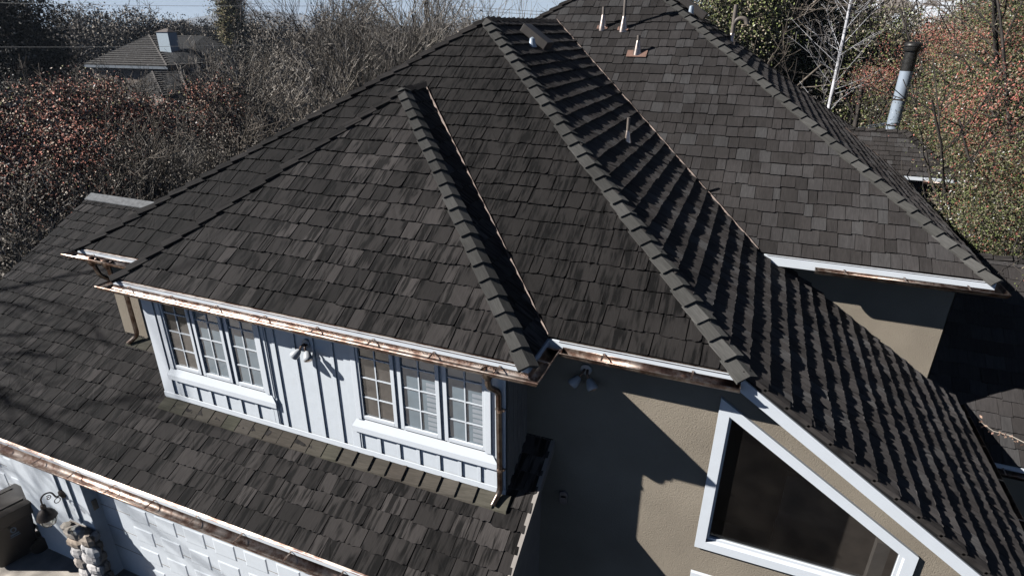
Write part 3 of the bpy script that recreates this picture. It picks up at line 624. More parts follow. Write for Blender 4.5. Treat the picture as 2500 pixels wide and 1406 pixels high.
def boxvent(c, t, u, nn, L_, W_, Hh, label):
    c, t, u, nn = map(np.asarray, (c, t, u, nn)); m = MB()
    O = c-t*L_/2-u*W_/2; m.obox(O+nn*.05, t*L_, u*W_, nn*Hh)
    m.obox(O+nn*.02+t*.06+u*.05, t*(L_-.12), u*(W_-.1), nn*.05)
    o = m.build('box_vent', M['boxvent'], house, bevel=.008); o['label'] = label
    return o
tdown = nrm((1, 0, -sR))
boxvent((-4.45, 12.35, zPR(-4.45)), tdown, (0, 1, 0), nR_, .62, .42, .16, 'brown box vent on the shadowed slope near the ridge')
boxvent((-2.05, 17.9, zPBR(-2.05)), nrm((1, 0, -sBR)), (0, 1, 0), nBr, .8, .45, .18, 'brown box vent just over the top hip')
# small shiny elbow beside the box
sb = MB(); sb.lathe((-4.33, 11.93, zPR(-4.33)), [(.10, 0), (.06, .1), (.05, .16), (.001, .19)], 14); sb.build('vent_cap', M['steel'], house, smooth=True)
sb = MB(); sb.lathe((-1.95, 17.2, zPBR(-1.95)), [(.07, 0), (.06, .14), (.05, .2), (.001, .22)], 14); sb.build('vent_cap', M['steel'], house, smooth=True)
# ---- flue
fx, fy = 3.92, 21.6; ztop = at(2231, 108, fy)[2]
fl = MB(); zt_ = at(2231, 125, fy)[2]
fl.tube([(fx, fy, 3.5), (fx, fy, zt_-1.0), (fx, fy, zt_-.55)], .175, 28); 
flo = fl.build('flue_pipe', M['steel'], house, smooth=True); flo['label'] = 'tall galvanised flue with a dark cap at the far right'
MB().tube([(fx, fy, zt_-.56), (fx, fy, zt_)], .173, 28).build('sooty_section', M['soot'], flo, smooth=True)
cp = MB(); cp._l((fx, fy, zt_), [(.0, .0), (.22, .0), (.23, .02), (.23, .10), (.205, .105), (.205, .12), (.235, .125), (.235, .18), (.22, .20), (.12, .245), (0, .25)], 28); cp.build('flue_cap', M['soot'], flo, smooth=True)
bd = MB()
for z in (zt_-1.35, zt_-2.1, zt_-2.75): bd.tube([(fx, fy, z-.02), (fx, fy, z+.02)], .182, 28)
bd.build('flue_band', M['lead'], flo, smooth=True)
stw = MB(); pz = zt_-2.0
stw.tube([(fx+.15, fy-.1, pz), (BX1-BRUN-.9, BY0+BRUN, zr+.05)], .012, 6); stw.tube([(fx-.1, fy+.1, pz-.05), (BX1-BRUN-1.1, BY0+BRUN+.4, zr)], .012, 6)
stw.build('flue_stay', M['steel'], flo)

# ------------------------------------------------------------------ garage front
PY, DY = 4.36, 4.56            # pier face and door face
gw = MB()
gw.box((-10.88, PY, 0), (-9.14, DY+.1, ZG-.15)); gw.box((-9.14, DY-.06, 2.05), (-2.3, DY+.1, ZG-.15)); gw.box((-14.2, DY-.06, 2.05), (-10.88, DY+.1, ZG-.15)); gw.box((-2.6, PY+.06, 0), (-2.05, DY+.1, ZG-.15))
gwo = gw.build('garage_wall', M['white'], house); gwo['label'] = 'white pier and lintel between the garage doors'
for x in (-9.75, -9.45, -10.1, -10.5):
    pass
for x in (-9.72, -9.42): MB().box((x-.06, PY-.03, 1.15), (x, PY, ZG-.16)).build('batten', M['white'], house)
sw = MB(); sw.add([(-2.05, PY, 0), (-2.05, YW, 0), (-2.05, YW, zPG(YW)-.06), (-2.05, PY, zPG(PY)-.06)], [[0, 1, 2, 3]]); sw.build('garage_side_wall', M['board'], house)
eb = MB(); eb.obox((GX1+.0, YG-.02, zPG(YG-.02)-.16), (.02, 0, 0), (0, 2.1, 2.1*sG), (0, 0, .155)); eb.build('rake_board', M['board'], house)
MB().obox((GX1-.03, YG-.02, zPG(YG-.02)+.012), (.055, 0, 0), (0, 2.05, 2.05*sG), (0, 0, .01)).build('rake_flashing', M['board'], house)
def garage_door(x0, x1, c0, cols, label):
    m = MB(); m.box((x0, DY, 0), (x1, DY+.05, 2.05))
    o = m.build('garage_door', M['white'], house); o['label'] = label
    p = MB(); sm_ = MB()
    for k in range(cols):
        for zt in (1.71, 1.26, .81, .36):
            a, b_, t_, q = c0+.605*k, c0+.605*k+.43, zt, zt-.31
            if b_ > x1 or a < x0: continue
            d = .022; y0, y1 = DY, DY-.009
            # raised panel: bevelled
            p.add([(a, y0, q), (b_, y0, q), (b_, y0, t_), (a, y0, t_), (a+d, y1, q+d), (b_-d, y1, q+d), (b_-d, y1, t_-d), (a+d, y1, t_-d)], [[0, 1, 5, 4], [1, 2, 6, 5], [2, 3, 7, 6], [3, 0, 4, 7], [4, 5, 6, 7]])
    p.build('door_panels', M['white'], o)
    for z in (1.485, 1.035, .585): sm_.box((x0, DY-.004, z-.004), (x1, DY+.001, z+.004))
    sm_.build('section_joint', M['board'], o)
garage_door(-9.14, -2.6, -8.46, 10, 'white panelled garage door under the long gutter')
garage_door(-14.2, -10.88, -14.0, 5, 'white garage door behind the wheeled bin')
kp = MB(); kp.box((-9.139, PY+.07, 1.45), (-9.118, PY+.15, 1.65)); kp.build('keypad', plain('grey_keypad', (.16, .15, .13), .5), house, bevel=.008)
# stone pillar base
def stones():
    rng = random.Random(5); m = MB(); x0, x1, y0, y1, h = -9.80, -9.08, PY-.19, PY, 1.12
    core = MB().box((x0+.04, y0+.05, 0), (x1-.04, y1, h-.04)).build('stone_pillar', plain('mortar', (.34, .30, .26), .9), house); core['label'] = 'rounded field stones cladding the foot of the pier'
    z = 0
    def rock(c, sx, sy, sz):
        n1, n2 = 8, 5; V = []; js = [rng.uniform(.9, 1.12) for _ in range(60)]
        for i in range(n2+1):
            th = math.pi*i/n2
            for k in range(n1):
                a = 2*math.pi*k/n1; j = js[(i*n1+k) % 60] if 0 < i < n2 else 1
                V.append((c[0]+sx*math.sin(th)*math.cos(a)*j, c[1]+sy*math.sin(th)*math.sin(a)*j, c[2]+sz*math.cos(th)*j))
        m.add(V, [[i*n1+k, i*n1+(k+1) % n1, (i+1)*n1+(k+1) % n1, (i+1)*n1+k] for i in range(n2) for k in range(n1)])
    for row in range(5):
        z = .12+row*.225; x = x0+.05+rng.uniform(0, .08)
        while x < x1:
            sx = rng.uniform(.10, .19); rock((min(x+sx, x1-.05), y0+.04, z+rng.uniform(-.02, .02)), sx*1.05, .085, rng.uniform(.11, .15)); x += 2*sx*.95
        for yy in (y0+.05, y0+.14): rock((x1-.03, yy, z), .06, .07, .1)
    for k in range(3): rock((x0+.13+.22*k, y0+.08, h-.04), .13, .09, .06)
    m.build('field_stones', M['stone'], core)
def stonemat():
    m, nt, b = newmat('field_stone'); g = node(nt, "ShaderNodeNewGeometry"); r = ramp(nt, [(0, (.60, .57, .55)), (.3, (.72, .71, .70)), (.5, (.55, .44, .34)), (.7, (.34, .31, .27)), (.85, (.62, .51, .42)), (1, (.75, .74, .73))])
    nt.links.new(g.outputs['Random Per Island'], r.inputs[0]); n = node(nt, "ShaderNodeTexNoise"); n.inputs['Scale'].default_value = 14; n.inputs['Detail'].default_value = 8; nt.links.new(g.outputs['Position'], n.inputs[0])
    mr = node(nt, "ShaderNodeMapRange"); mr.inputs['To Min'].default_value = .6; mr.inputs['To Max'].default_value = 1.3; nt.links.new(n.outputs[0], mr.inputs[0])
    v = node(nt, "ShaderNodeVectorMath", operation='SCALE'); nt.links.new(r.outputs[0], v.inputs[0]); nt.links.new(mr.outputs[0], v.inputs['Scale']); nt.links.new(v.outputs[0], b.inputs['Base Color'])
    b.inputs['Roughness'].default_value = .85; bp = node(nt, "ShaderNodeBump"); bp.inputs['Strength'].default_value = .6; bp.inputs['Distance'].default_value = .02; nt.links.new(n.outputs[0], bp.inputs['Height']); nt.links.new(bp.outputs[0], b.inputs['Normal']); return m
M['stone'] = stonemat(); stones()

# ---- flood lights (things)
def floodlight(x, y, z, label, two=True, k=1.0):
    e = empty('floodlight', (x, y, z), label, 'floodlight', 'twin floodlights under the eaves')
    m = MB(); m.tube([(x, y, z), (x, y-.035, z)], .06*k, 20); m.build('base', M['floodw'], e, smooth=True)
    for sx in (-1, 1):
        j = ex([x+sx*.05*k, y-.09*k, z-.06*k]); t = nrm((sx*.55, -.5, -.68)); m = MB(); m.tube(bez([(x+sx*.02, y-.03, z), (x+sx*.03, y-.09*k, z-.01), j]), .014*k, 8); m.build('arm', M['copper2'], e, smooth=True)
        h = MB(); h.tube([j, j+t*.02*k, j+t*.05*k, j+t*.09*k, j+t*.115*k, j+t*.125*k], [.02*k, .036*k, .047*k, .058*k, .057*k, .05*k], 16); hd = h.build('lamp_head', M['floodw'], e, smooth=True)
        l = MB(); l.tube([j+t*.1255*k, j+t*.134*k], [.048*k, .03*k], 16); l.build('lens', M['lead'], hd, smooth=True)
M['floodw'] = plain('grey_white_plastic', (.50, .52, .54), .4); M['copper2'] = plain('brown_bracket', (.12, .08, .06), .5)
floodlight(-5.22, YWD-.002, Zc(-3.95), 'twin floodlight on the sunlit white dormer between its windows', k=1.1)
floodlight(-1.50, YW-.002, Zc(-3.93), 'twin floodlight on the shaded stucco wall', k=1.2)
sv_ = MB(); sv_.box((-1.77, YW-.05, 2.58), (-1.65, YW, 2.74)); sv_.tube([(-1.71, YW-.05, 2.74), (-1.71, YW, 2.74)], .06, 16); sv_.build('wall_vent', plain('wall_vent_grey', (.25, .22, .21), .6), house, bevel=.01)
# ---- lantern
lx, ly, lz = -9.70, PY, 1.68
lan = empty('wall_lantern', (lx, ly, lz), 'ornate bronze wall lantern with a scroll arm on the white pier', 'wall lamp')
def helixy(cx, cz, r0, r1, a0, a1, n=16): return [(lx, cx+(r0+(r1-r0)*k/n)*math.cos(a0+(a1-a0)*k/n), cz+(r0+(r1-r0)*k/n)*math.sin(a0+(a1-a0)*k/n)) for k in range(n+1)]
m = MB(); m.tube([(lx, ly, lz), (lx, ly-.02, lz), (lx, ly-.035, lz), (lx, ly-.05, lz)], [.085, .085, .06, .02], 20); m.build('back_plate', M['darkmetal'], lan, smooth=True)
oy = ly-.31
m = MB(); m.tube(bez([(lx, ly-.04, lz), (lx, ly-.10, lz), (lx, ly-.14, lz+.15), (lx, ly-.24, lz+.19), (lx, oy, lz+.14), (lx, oy, lz-.0)], 8), .013, 8)
m.tube(helixy(ly-.20, lz+.08, .045, .008, 2.2, 2.2-8.5, 26), .007, 6); m.tube(helixy(ly-.10, lz-.06, .045, .045, 0, 6.28, 18), .007, 6); m.build('scroll_arm', M['darkmetal'], lan, smooth=True)
m = MB(); m._l((lx, oy, lz), [(.001, .03), (.035, .02), (.04, -.03), (.03, -.04), (.05, -.07), (.09, -.10), (.125, -.16), (.14, -.21), (.145, -.225), (.13, -.23), (.0, -.225)], 28); m.build('lamp_hood', M['darkmetal'], lan, smooth=True)
m = MB(); m._l((lx, oy, lz), [(.128, -.23), (.125, -.28), (.10, -.345), (.05, -.39), (.0, -.40)], 28); m.build('lamp_glass', M['lampglass'], lan, smooth=True)
m = MB(); 
for k in range(4):
    a = k*math.pi/2+.4; m.tube([(lx+r*math.cos(a), oy+r*math.sin(a), lz+z) for r, z in ((.131, -.23), (.128, -.28), (.103, -.345), (.052, -.392), (.0, -.405))], .006, 6)
m.lathe((lx, oy, lz-.45), [(.001, 0), (.014, .012), (.014, .03), (.006, .05)], 10); m.build('cage', M['darkmetal'], lan, smooth=True)
m = MB(); m.tube([(lx, oy, lz-.225), (lx, oy, lz-.31)], .018, 10); m.build('bulb', M['glow'], lan, smooth=True)
# ---- bin
def wheelie():
    e = empty('wheeled_bin', (-11.24, 4.05, 0), 'dark brown wheeled bin standing by the left garage door', 'bin', rz=R(-12)); e.scale = (1.14, 1.14, 1.08)
    m = MB()
    def ring(z, hx, hy, r=.05, oy=0):
        P = []
        for cx, cy, a0 in ((hx-r, hy-r, 0), (-hx+r, hy-r, 90), (-hx+r, -hy+r, 180), (hx-r, -hy+r, 270)):
            for k in range(5): a = R(a0+22.5*k); P.append((cx+r*math.cos(a), cy+r*math.sin(a)+oy, z))
        return P
    rings = [ring(.05, .22, .24), ring(.09, .235, .26), ring(.78, .29, .33), ring(.80, .31, .355), ring(.97, .315, .37), ring(.98, .335, .39), ring(1.0, .335, .39), ring(1.0, .30, .35), ring(.7, .27, .30)]
    V = [p for r_ in rings for p in r_]; n = 20
    m.add(V, [[i*n+k, i*n+(k+1) % n, (i+1)*n+(k+1) % n, (i+1)*n+k] for i in range(len(rings)-1) for k in range(n)]+[list(range(n))[::-1]])
    m.build('body', M['bin'], e, smooth=True, local=True)
    l = MB(); rl = [ring(1.005, .345, .40), ring(1.03, .35, .405), ring(1.055, .31, .36), ring(1.075, .2, .25)]
    V = [p for r_ in rl for p in r_]; l.add(V, [[i*n+k, i*n+(k+1) % n, (i+1)*n+(k+1) % n, (i+1)*n+k] for i in range(3) for k in range(n)]+[[3*n+k for k in range(n)]])
    for sx in (-.2, .2): l.box((sx-.03, -.3, 1.06), (sx+.03, .3, 1.085))
    l.build('lid', M['bin'], e, smooth=True, local=True)
    h = MB(); h.tube([(-.27, .42, 1.0), (-.27, .50, 1.0), (.27, .50, 1.0), (.27, .42, 1.0)], .016, 8); h.build('handle', M['bin'], e, smooth=True, local=True)
    for sx in (-1, 1):
        wv = MB(); wv.tube([(sx*.25, .27, .13), (sx*.31, .27, .13)], .13, 24); wv.build('wheel', M['tyre'], e, smooth=True, local=True)
    mk = MB()
    # white markings on the side that faces the camera (+x side): bar, ring and small lines
    def side(yc, zc, w_, h_, t=.003): x = .235+(.29-.235)*(zc-.09)/.69+.002; mk.box((x-.004, yc-w_/2, zc-h_/2), (x+t, yc+w_/2, zc+h_/2))
    side(-.17, .66, .018, .10)
    x = .2365+(.29-.235)*(.62-.09)/.69+.003
    P = []; 
    for k in range(25):
        a = 2*math.pi*k/24; P += [(x+.055*.08*math.sin(a), .05+.040*math.cos(a), .66+.055*math.sin(a)), (x+.035*.08*math.sin(a), .05+.022*math.cos(a), .66+.035*math.sin(a))]
    mk.add(P, [[2*k, 2*k+2, 2*k+3, 2*k+1] for k in range(24)])
    side(.05, .575, .11, .028); side(.05, .535, .13, .014)
    mk.build('marking', M['paintmark'], e, local=True)
    dk = MB()
    for (yc, zc) in ((.02, .74), (.02, .2)): xx = .235+.055*(zc-.09)/.69; dk.tube([(xx-.002, yc, zc), (xx+.008, yc, zc)], .022, 14)
    dk.build('moulded_boss', M['tyre'], e, local=True)
wheelie()

# ------------------------------------------------------------------ ground, drive
def ground():
    m, nt, b = newmat('leaf_litter_ground'); g = node(nt, "ShaderNodeNewGeometry"); n = node(nt, "ShaderNodeTexNoise"); n.inputs['Scale'].default_value = .35; n.inputs['Detail'].default_value = 12
    n.inputs['Roughness'].default_value = .7; nt.links.new(g.outputs['Position'], n.inputs[0]); r = ramp(nt, [(.35, (.02, .018, .014)), (.5, (.05, .042, .03)), (.65, (.085, .07, .05))]); nt.links.new(n.outputs[0], r.inputs[0]); nt.links.new(r.outputs[0], b.inputs['Base Color']); b.inputs['Roughness'].default_value = 1
    n_ = 60; xs = np.linspace(-1, 1, n_); xs = np.sign(xs)*np.abs(xs)**2.2*5200; V = [(x, y+300, -.02-(0 if math.hypot(x, y) < 260 else 0)) for y in xs for x in xs]
    o = mesh('ground', V, [[j*n_+i, j*n_+i+1, (j+1)*n_+i+1, (j+1)*n_+i] for j in range(n_-1) for i in range(n_-1)], m); tag(o, kind='structure')
ground()
tag(mesh('driveway', [(-16, -9, 0), (-1.6, -9, 0), (-1.6, 4.62, 0), (-16, 4.62, 0)], [[0, 1, 2, 3]], M['concrete']), kind='structure')
def hillmesh(name, pts, ridge_fn, mat, depth):
    pass
def hill(name, x0, x1, n, ydist, zf, mat, depth, rows=26):
    V = []
    for j in range(rows):
        f = j/(rows-1)
        for i in range(n):
            x = x0+(x1-x0)*i/(n-1); V.append((x, ydist+depth*f, zf(x, f)))
    o = mesh(name, V, [[j*n+i, j*n+i+1, (j+1)*n+i+1, (j+1)*n+i] for j in range(rows-1) for i in range(n-1)], mat, smooth=True); tag(o, kind='structure'); return o
def fbm(x, y, seed=0):
    v = 0; a = 1
    for k in range(5):
        v += a*math.sin(x*(1.7**k)+seed*3.1+k*1.3+1.7*math.sin(y*(1.6**k)+k+seed)); a *= .55
    return v/2
def mtnmat():
    m, nt, b = newmat('snowy_slope'); Lk = nt.links.new; g = node(nt, "ShaderNodeNewGeometry"); mp = node(nt, "ShaderNodeMapping"); mp.inputs['Scale'].default_value = (.008, .008, .004); mp.inputs['Rotation'].default_value = (0, R(35), 0)
    n = node(nt, "ShaderNodeTexNoise"); n.inputs['Scale'].default_value = 1.5; n.inputs['Detail'].default_value = 10; n.inputs['Roughness'].default_value = .65; Lk(g.outputs['Position'], mp.inputs[0]); Lk(mp.outputs[0], n.inputs[0])
    r = ramp(nt, [(.40, (.16, .12, .085)), (.47, (.24, .19, .15)), (.50, (.66, .70, .74)), (.7, (.85, .87, .9))]); Lk(n.outputs[0], r.inputs[0]); Lk(r.outputs[0], b.inputs['Base Color']); b.inputs['Roughness'].default_value = .9; return m
hill('mountain', -100, 1900, 90, 1300, lambda x, f: -10+f*(330+45*fbm(x*.006, f*5, 1))*min(1, max(0, (x+40)/260))**.7, mtnmat(), 900)
hill('hills', -5200, 1200, 120, 3900, lambda x, f: -20+math.sin(min(f*1.4, 1)*math.pi/2)*(42+16*fbm(x*.0021, 1, 4)+30*math.exp(-((x+2050)/700)**2)+110*math.exp(-((x+4300)/700)**2)), plain('far_hill', (.10, .09, .075), 1, var=.3, scale=.004), 900, rows=10)
#TREES
# ------------------------------------------------------------------ vegetation
def barkmat(name, c, var=.35): return plain(name, c, .9, var=var, scale=3)
def leafmat(name, stops, trans=.0):
    m, nt, b = newmat(name); g = node(nt, "ShaderNodeNewGeometry"); r = ramp(nt, stops, 'CONSTANT'); nt.links.new(g.outputs['Random Per Island'], r.inputs[0])
    nt.links.new(r.outputs[0], b.inputs['Base Color']); b.inputs['Roughness'].default_value = .7; b.inputs['Specular IOR Level'].default_value = .25
    return m
class Tree:
    def __init__(s, seed): s.rng = np.random.default_rng(seed); s.seg = []; s.tips = []
    def grow(s, p, d, ln, r, lev, maxlev, nch, ang, up=.12, wig=.18, ratio=.68, minr=.006, lenr=.7):
        rng = s.rng; n = 4 if lev < 2 else 3; pts = [p]; dd = d.copy(); cur = p
        for i in range(n):
            dd = dd+rng.normal(0, wig, 3)+np.array([0, 0, up]); dd /= np.linalg.norm(dd); nx = cur+dd*ln/n
            r0 = max(minr, r*(1-.55*i/n)); r1 = max(minr, r*(1-.55*(i+1)/n)); s.seg.append((cur, nx, r0, r1, lev)); cur = nx; pts.append((cur, dd.copy(), r1))
        s.tips.append((cur, lev))
        if lev < maxlev:
            k = nch[lev] if lev < len(nch) else nch[-1]
            for j in range(k):
                t = rng.uniform(.25, 1.0) if lev > 0 else rng.uniform(.3, 1.0)
                i = min(n-1, int(t*n)); base = p if i == 0 else pts[i][0]; nx, nd, nr = pts[i+1]; q = base+(nx-base)*(t*n-i)
                ax = rng.normal(0, 1, 3); ax -= nd*(ax@nd); ax /= np.linalg.norm(ax); a = rng.normal(ang, .2)
                cd_ = nd*math.cos(a)+ax*math.sin(a); s.grow(q, cd_, ln*lenr*rng.uniform(.6, 1.1), max(minr, r*ratio*rng.uniform(.5, .8)*(1-.3*t)), lev+1, maxlev, nch, ang, up, wig, ratio, minr, lenr)
    def arrays(s, lo=0, hi=99, n=4):
        S = [q for q in s.seg if lo <= q[4] <= hi]
        if not S: return None
        A = np.array([q[0] for q in S]); B = np.array([q[1] for q in S]); ra = np.array([q[2] for q in S]); rb = np.array([q[3] for q in S])
        d = B-A; d /= np.linalg.norm(d, axis=1)[:, None]+1e-9; u = np.cross(d, [.3, .9, .2]); u /= np.linalg.norm(u, axis=1)[:, None]+1e-9; v = np.cross(d, u)
        ang = np.arange(n)*2*math.pi/n; c = np.cos(ang)[None, :, None]; sn = np.sin(ang)[None, :, None]
        R0 = A[:, None]+ra[:, None, None]*(c*u[:, None]+sn*v[:, None]); R1 = B[:, None]+rb[:, None, None]*(c*u[:, None]+sn*v[:, None])
        V = np.concatenate([R0, R1], 1).reshape(-1, 3); base = (np.arange(len(S))*2*n)[:, None, None]; k = np.arange(n); q = np.stack([k, (k+1) % n, (k+1) % n+n, k+n], 1)[None]
        return V, (base+q).reshape(-1, 4)
def qmesh(name, V, Q, mat, parent, smooth=False):
    V = V-worldloc(parent) if parent is not None else V
    me = bpy.data.meshes.new(name); k = Q.shape[1]; me.vertices.add(len(V)); me.vertices.foreach_set("co", V.astype(np.float32).ravel()); me.loops.add(Q.size); me.loops.foreach_set("vertex_index", Q.astype(np.int32).ravel())
    me.polygons.add(len(Q)); me.polygons.foreach_set("loop_start", np.arange(0, Q.size, k, dtype=np.int32)); me.polygons.foreach_set("loop_total", np.full(len(Q), k, dtype=np.int32)); me.update(calc_edges=True)
    me.materials.append(mat); o = bpy.data.objects.new(name, me); COL.objects.link(o); 
    if parent is not None: o.parent = parent
    return o
def leaves(name, P, size, mat, parent, rng, aspect=.55, flat=0.):
    n = len(P); d = rng.normal(0, 1, (n, 3)); d[:, 2] *= (1-flat); d /= np.linalg.norm(d, axis=1)[:, None]; u = np.cross(d, rng.normal(0, 1, (n, 3))); u /= np.linalg.norm(u, axis=1)[:, None]
    sz = size*rng.uniform(.6, 1.35, n)[:, None]; a = d*sz*.5; b = u*sz*aspect*.5
    V = np.stack([P-a, P+b, P+a, P-b], 1).reshape(-1, 3); Q = np.arange(4*n).reshape(-1, 4); return qmesh(name, V, Q, mat, parent)
def blobpts(rng, c, rad, nclump, per, cr, shell=.55, low=-.9):
    """leaf points in clumps spread through an ellipsoid"""
    out = []
    while len(out) < nclump:
        d = rng.normal(0, 1, 3); d /= np.linalg.norm(d); 
        if d[2] < low: continue
        r = rng.uniform(shell, 1.0)**.7; q = np.array(c)+np.array(rad)*d*r*(1+.12*math.sin(5*d[0]+3*d[1]+7*d[2])); out.append(q)
    C = np.array(out); s_ = cr*rng.uniform(.5, 1.4, nclump); P = C[:, None]+np.clip(rng.normal(0, 1, (nclump, per, 3)), -1.6, 1.6)*s_[:, None, None]*np.array([1, 1, .7]); return P.reshape(-1, 3), C
def bare_tree(name, base, h, r, label, cat, seed, barkm, twigm, nch=(9, 7, 6, 4), maxlev=3, ang=.6, up=.12, minr=.008, lenr=.66, lean=(0, 0, 1), trunks=1, group=None, spread=.25, n=3, leafmat_=None, nleaf=0, lsize=.08, ratio=.62):
    t = Tree(seed); base = np.array(base, float); e = empty(name, tuple(base), label, cat, group)
    for k in range(trunks):
        a = 2*math.pi*k/trunks+seed; d = nrm(np.array(lean, float)+(np.array([math.cos(a), math.sin(a), 0])*spread if trunks > 1 else 0))
        t.grow(base, d, h*(.62 if trunks == 1 else .6), r, 0, maxlev, nch, ang, up, .13 if trunks > 1 or ratio > .5 else .04, ratio, minr, lenr)
    V, Q = t.arrays(0, 1, 6); qmesh('trunk', V, Q, barkm, e)
    V, Q = t.arrays(2, 9, n); qmesh('crown', V, Q, twigm, e)
    if nleaf:
        rng = t.rng; T = np.array([p for p, l in t.tips if l >= 2]); P = T[rng.integers(0, len(T), nleaf)]+rng.normal(0, .18, (nleaf, 3)); leaves('leaves', P, lsize, leafmat_, e, rng)
    return e, t
def leafy_tree(name, base, c, rad, label, cat, seed, lm, barkm, nclump=260, per=90, cr=.35, size=.1, group=None, shell=.4, branches=True, h=None, aspect=.55, low=-.9, nch=(10, 6, 4), minr=.01):
    rng = np.random.default_rng(seed); e = empty(name, tuple(base), label, cat, group); base = np.array(base, float)
    t = Tree(seed); hh = (c[2]-base[2])+rad[2]*.6
    t.grow(base, nrm(np.array(c)-base+np.array([0, 0, .01])), hh, max(.08, hh*.022), 0, 3 if branches else 1, nch, .75, .05, .1, .6, minr, .55)
    V, Q = t.arrays(0, 9, 4); qmesh('trunk', V, Q, barkm, e)
    P, C = blobpts(rng, c, rad, nclump, per, cr, shell, low); leaves('crown', P, size, lm, e, rng, aspect); return e
def twigmat(name, stops):
    m, nt, b = newmat(name); g = node(nt, "ShaderNodeNewGeometry"); r = ramp(nt, stops); nt.links.new(g.outputs['Random Per Island'], r.inputs[0]); nt.links.new(r.outputs[0], b.inputs['Base Color']); b.inputs['Roughness'].default_value = .8; return m
bk = barkmat('brown_bark', (.15, .125, .10)); bkd = barkmat('dark_bark', (.05, .042, .036)); bkl = barkmat('pale_bark', (.42, .36, .30)); tw = twigmat('grey_twigs', [(0, (.08, .07, .06)), (.4, (.18, .16, .135)), (.75, (.36, .32, .27)), (1, (.70, .64, .57))]); twl = twigmat('tan_twigs', [(0, (.12, .10, .085)), (.4, (.30, .26, .21)), (.75, (.58, .51, .43)), (1, (.85, .80, .73))]); birchm = barkmat('white_bark', (.56, .56, .58), .3)
RED = (.26, .065, .045)
L_red = leafmat('red_autumn_leaves', [(0, (.60, .25, .18)), (.26, (.40, .165, .12)), (.38, (.14, .11, .09)), (.52, (.62, .48, .37)), (.64, (.26, .25, .11)), (.70, (.05, .043, .038)), (.90, (.70, .60, .50)), (.985, (.85, .83, .82))])
L_brown = leafmat('brown_dead_leaves', [(0, (.30, .265, .225)), (.3, (.18, .158, .13)), (.55, (.07, .06, .052)), (.85, (.50, .44, .37))])
L_dark = leafmat('dark_evergreen_leaves', [(0, (.045, .046, .037)), (.4, (.075, .07, .06)), (.75, (.13, .118, .10)), (.95, (.28, .27, .24))])
L_juni = leafmat('juniper_foliage', [(0, (.08, .09, .04)), (.20, (.19, .23, .08)), (.40, (.23, .20, .14)), (.54, (.03, .03, .024)), (.78, (.31, .27, .18)), (.92, (.34, .12, .09)), (.985, (.7, .7, .68))])
L_redj = leafmat('red_berry_foliage', [(0, (.50, .18, .14)), (.4, (.32, .13, .10)), (.6, (.46, .36, .27)), (.8, (.17, .16, .08))])
L_olive = leafmat('olive_leaves', [(0, (.26, .30, .11)), (.28, (.17, .18, .09)), (.50, (.40, .33, .24)), (.70, (.06, .055, .042)), (.93, (.60, .60, .45))])
L_yel = leafmat('yellow_green_leaves', [(0, (.32, .30, .15)), (.4, (.18, .16, .10)), (.7, (.44, .34, .22))])

# left red trees
def g0(u, v, y): p = at(u, v, y); return p
def rtree(u, v, y, rad, seed, label, nc=300, per=80, mat=L_red, size=.11, cr=.38, name='autumn_tree', cat='tree', group='red leaved trees left of the garage', **k):
    c = at(u, v, y); return leafy_tree(name, (c[0], c[1], 0), (c[0], c[1], c[2]), rad, label, cat, seed, mat, bk, nclump=nc, per=per, cr=cr, size=size, group=group, **k)
rtree(205, 345, 21, (3.3, 3.0, 3.4), 101, 'tallest red leaved tree, left of the neighbouring roof', 420, 85)
rtree(330, 335, 22, (3.0, 2.6, 2.0), 102, 'red leaved tree directly below the small neighbouring roof', 260, 80)
rtree(40, 400, 15, (3.0, 2.6, 2.6), 103, 'red leaved tree at the left edge of the photo', 330, 80)
rtree(190, 460, 14.5, (2.6, 2.2, 1.9), 104, 'low red leaved bush beyond the garage ridge', 240, 80)
rtree(530, 290, 25, (1.5, 1.5, 2.1), 105, 'small vivid red tree beside the bare tangle', 130, 80)
rtree(30, 540, 11.5, (2.4, 2.0, 1.6), 106, 'twiggy bush overhanging the far left end of the garage roof', 130, 60, L_brown, .09, .4, 'bush', 'bush', 'bushes beyond the garage roof')
rtree(370, 420, 15.5, (2.3, 2.0, 1.5), 107, 'greyish brown bush under the red trees', 60, 60, L_brown, .07, .4, 'bush', 'bush', 'bushes beyond the garage roof')
rtree(560, 380, 17, (1.8, 1.6, 1.3), 108, 'dark bush against the long left hip', 60, 60, L_brown, .07, .4, 'bush', 'bush', 'bushes beyond the garage roof')
# big dark tree upper left
c = at(20, 90, 38); leafy_tree('broadleaf_tree', (c[0], c[1], 0), (c[0]-1.5, c[1], 6.6), (6.2, 5, 7.0), 'large dark tree filling the upper left corner', 'tree', 111, L_dark, bkd, nclump=700, per=90, cr=.75, size=.24, shell=.2)
c = at(80, 270, 32); leafy_tree('broadleaf_tree', (c[0], c[1], 0), (c[0], c[1], 1.9), (4.6, 4, 3.0), 'dark spreading tree below the large dark one', 'tree', 112, L_dark, bkd, nclump=300, per=80, cr=.6, size=.2, shell=.2)
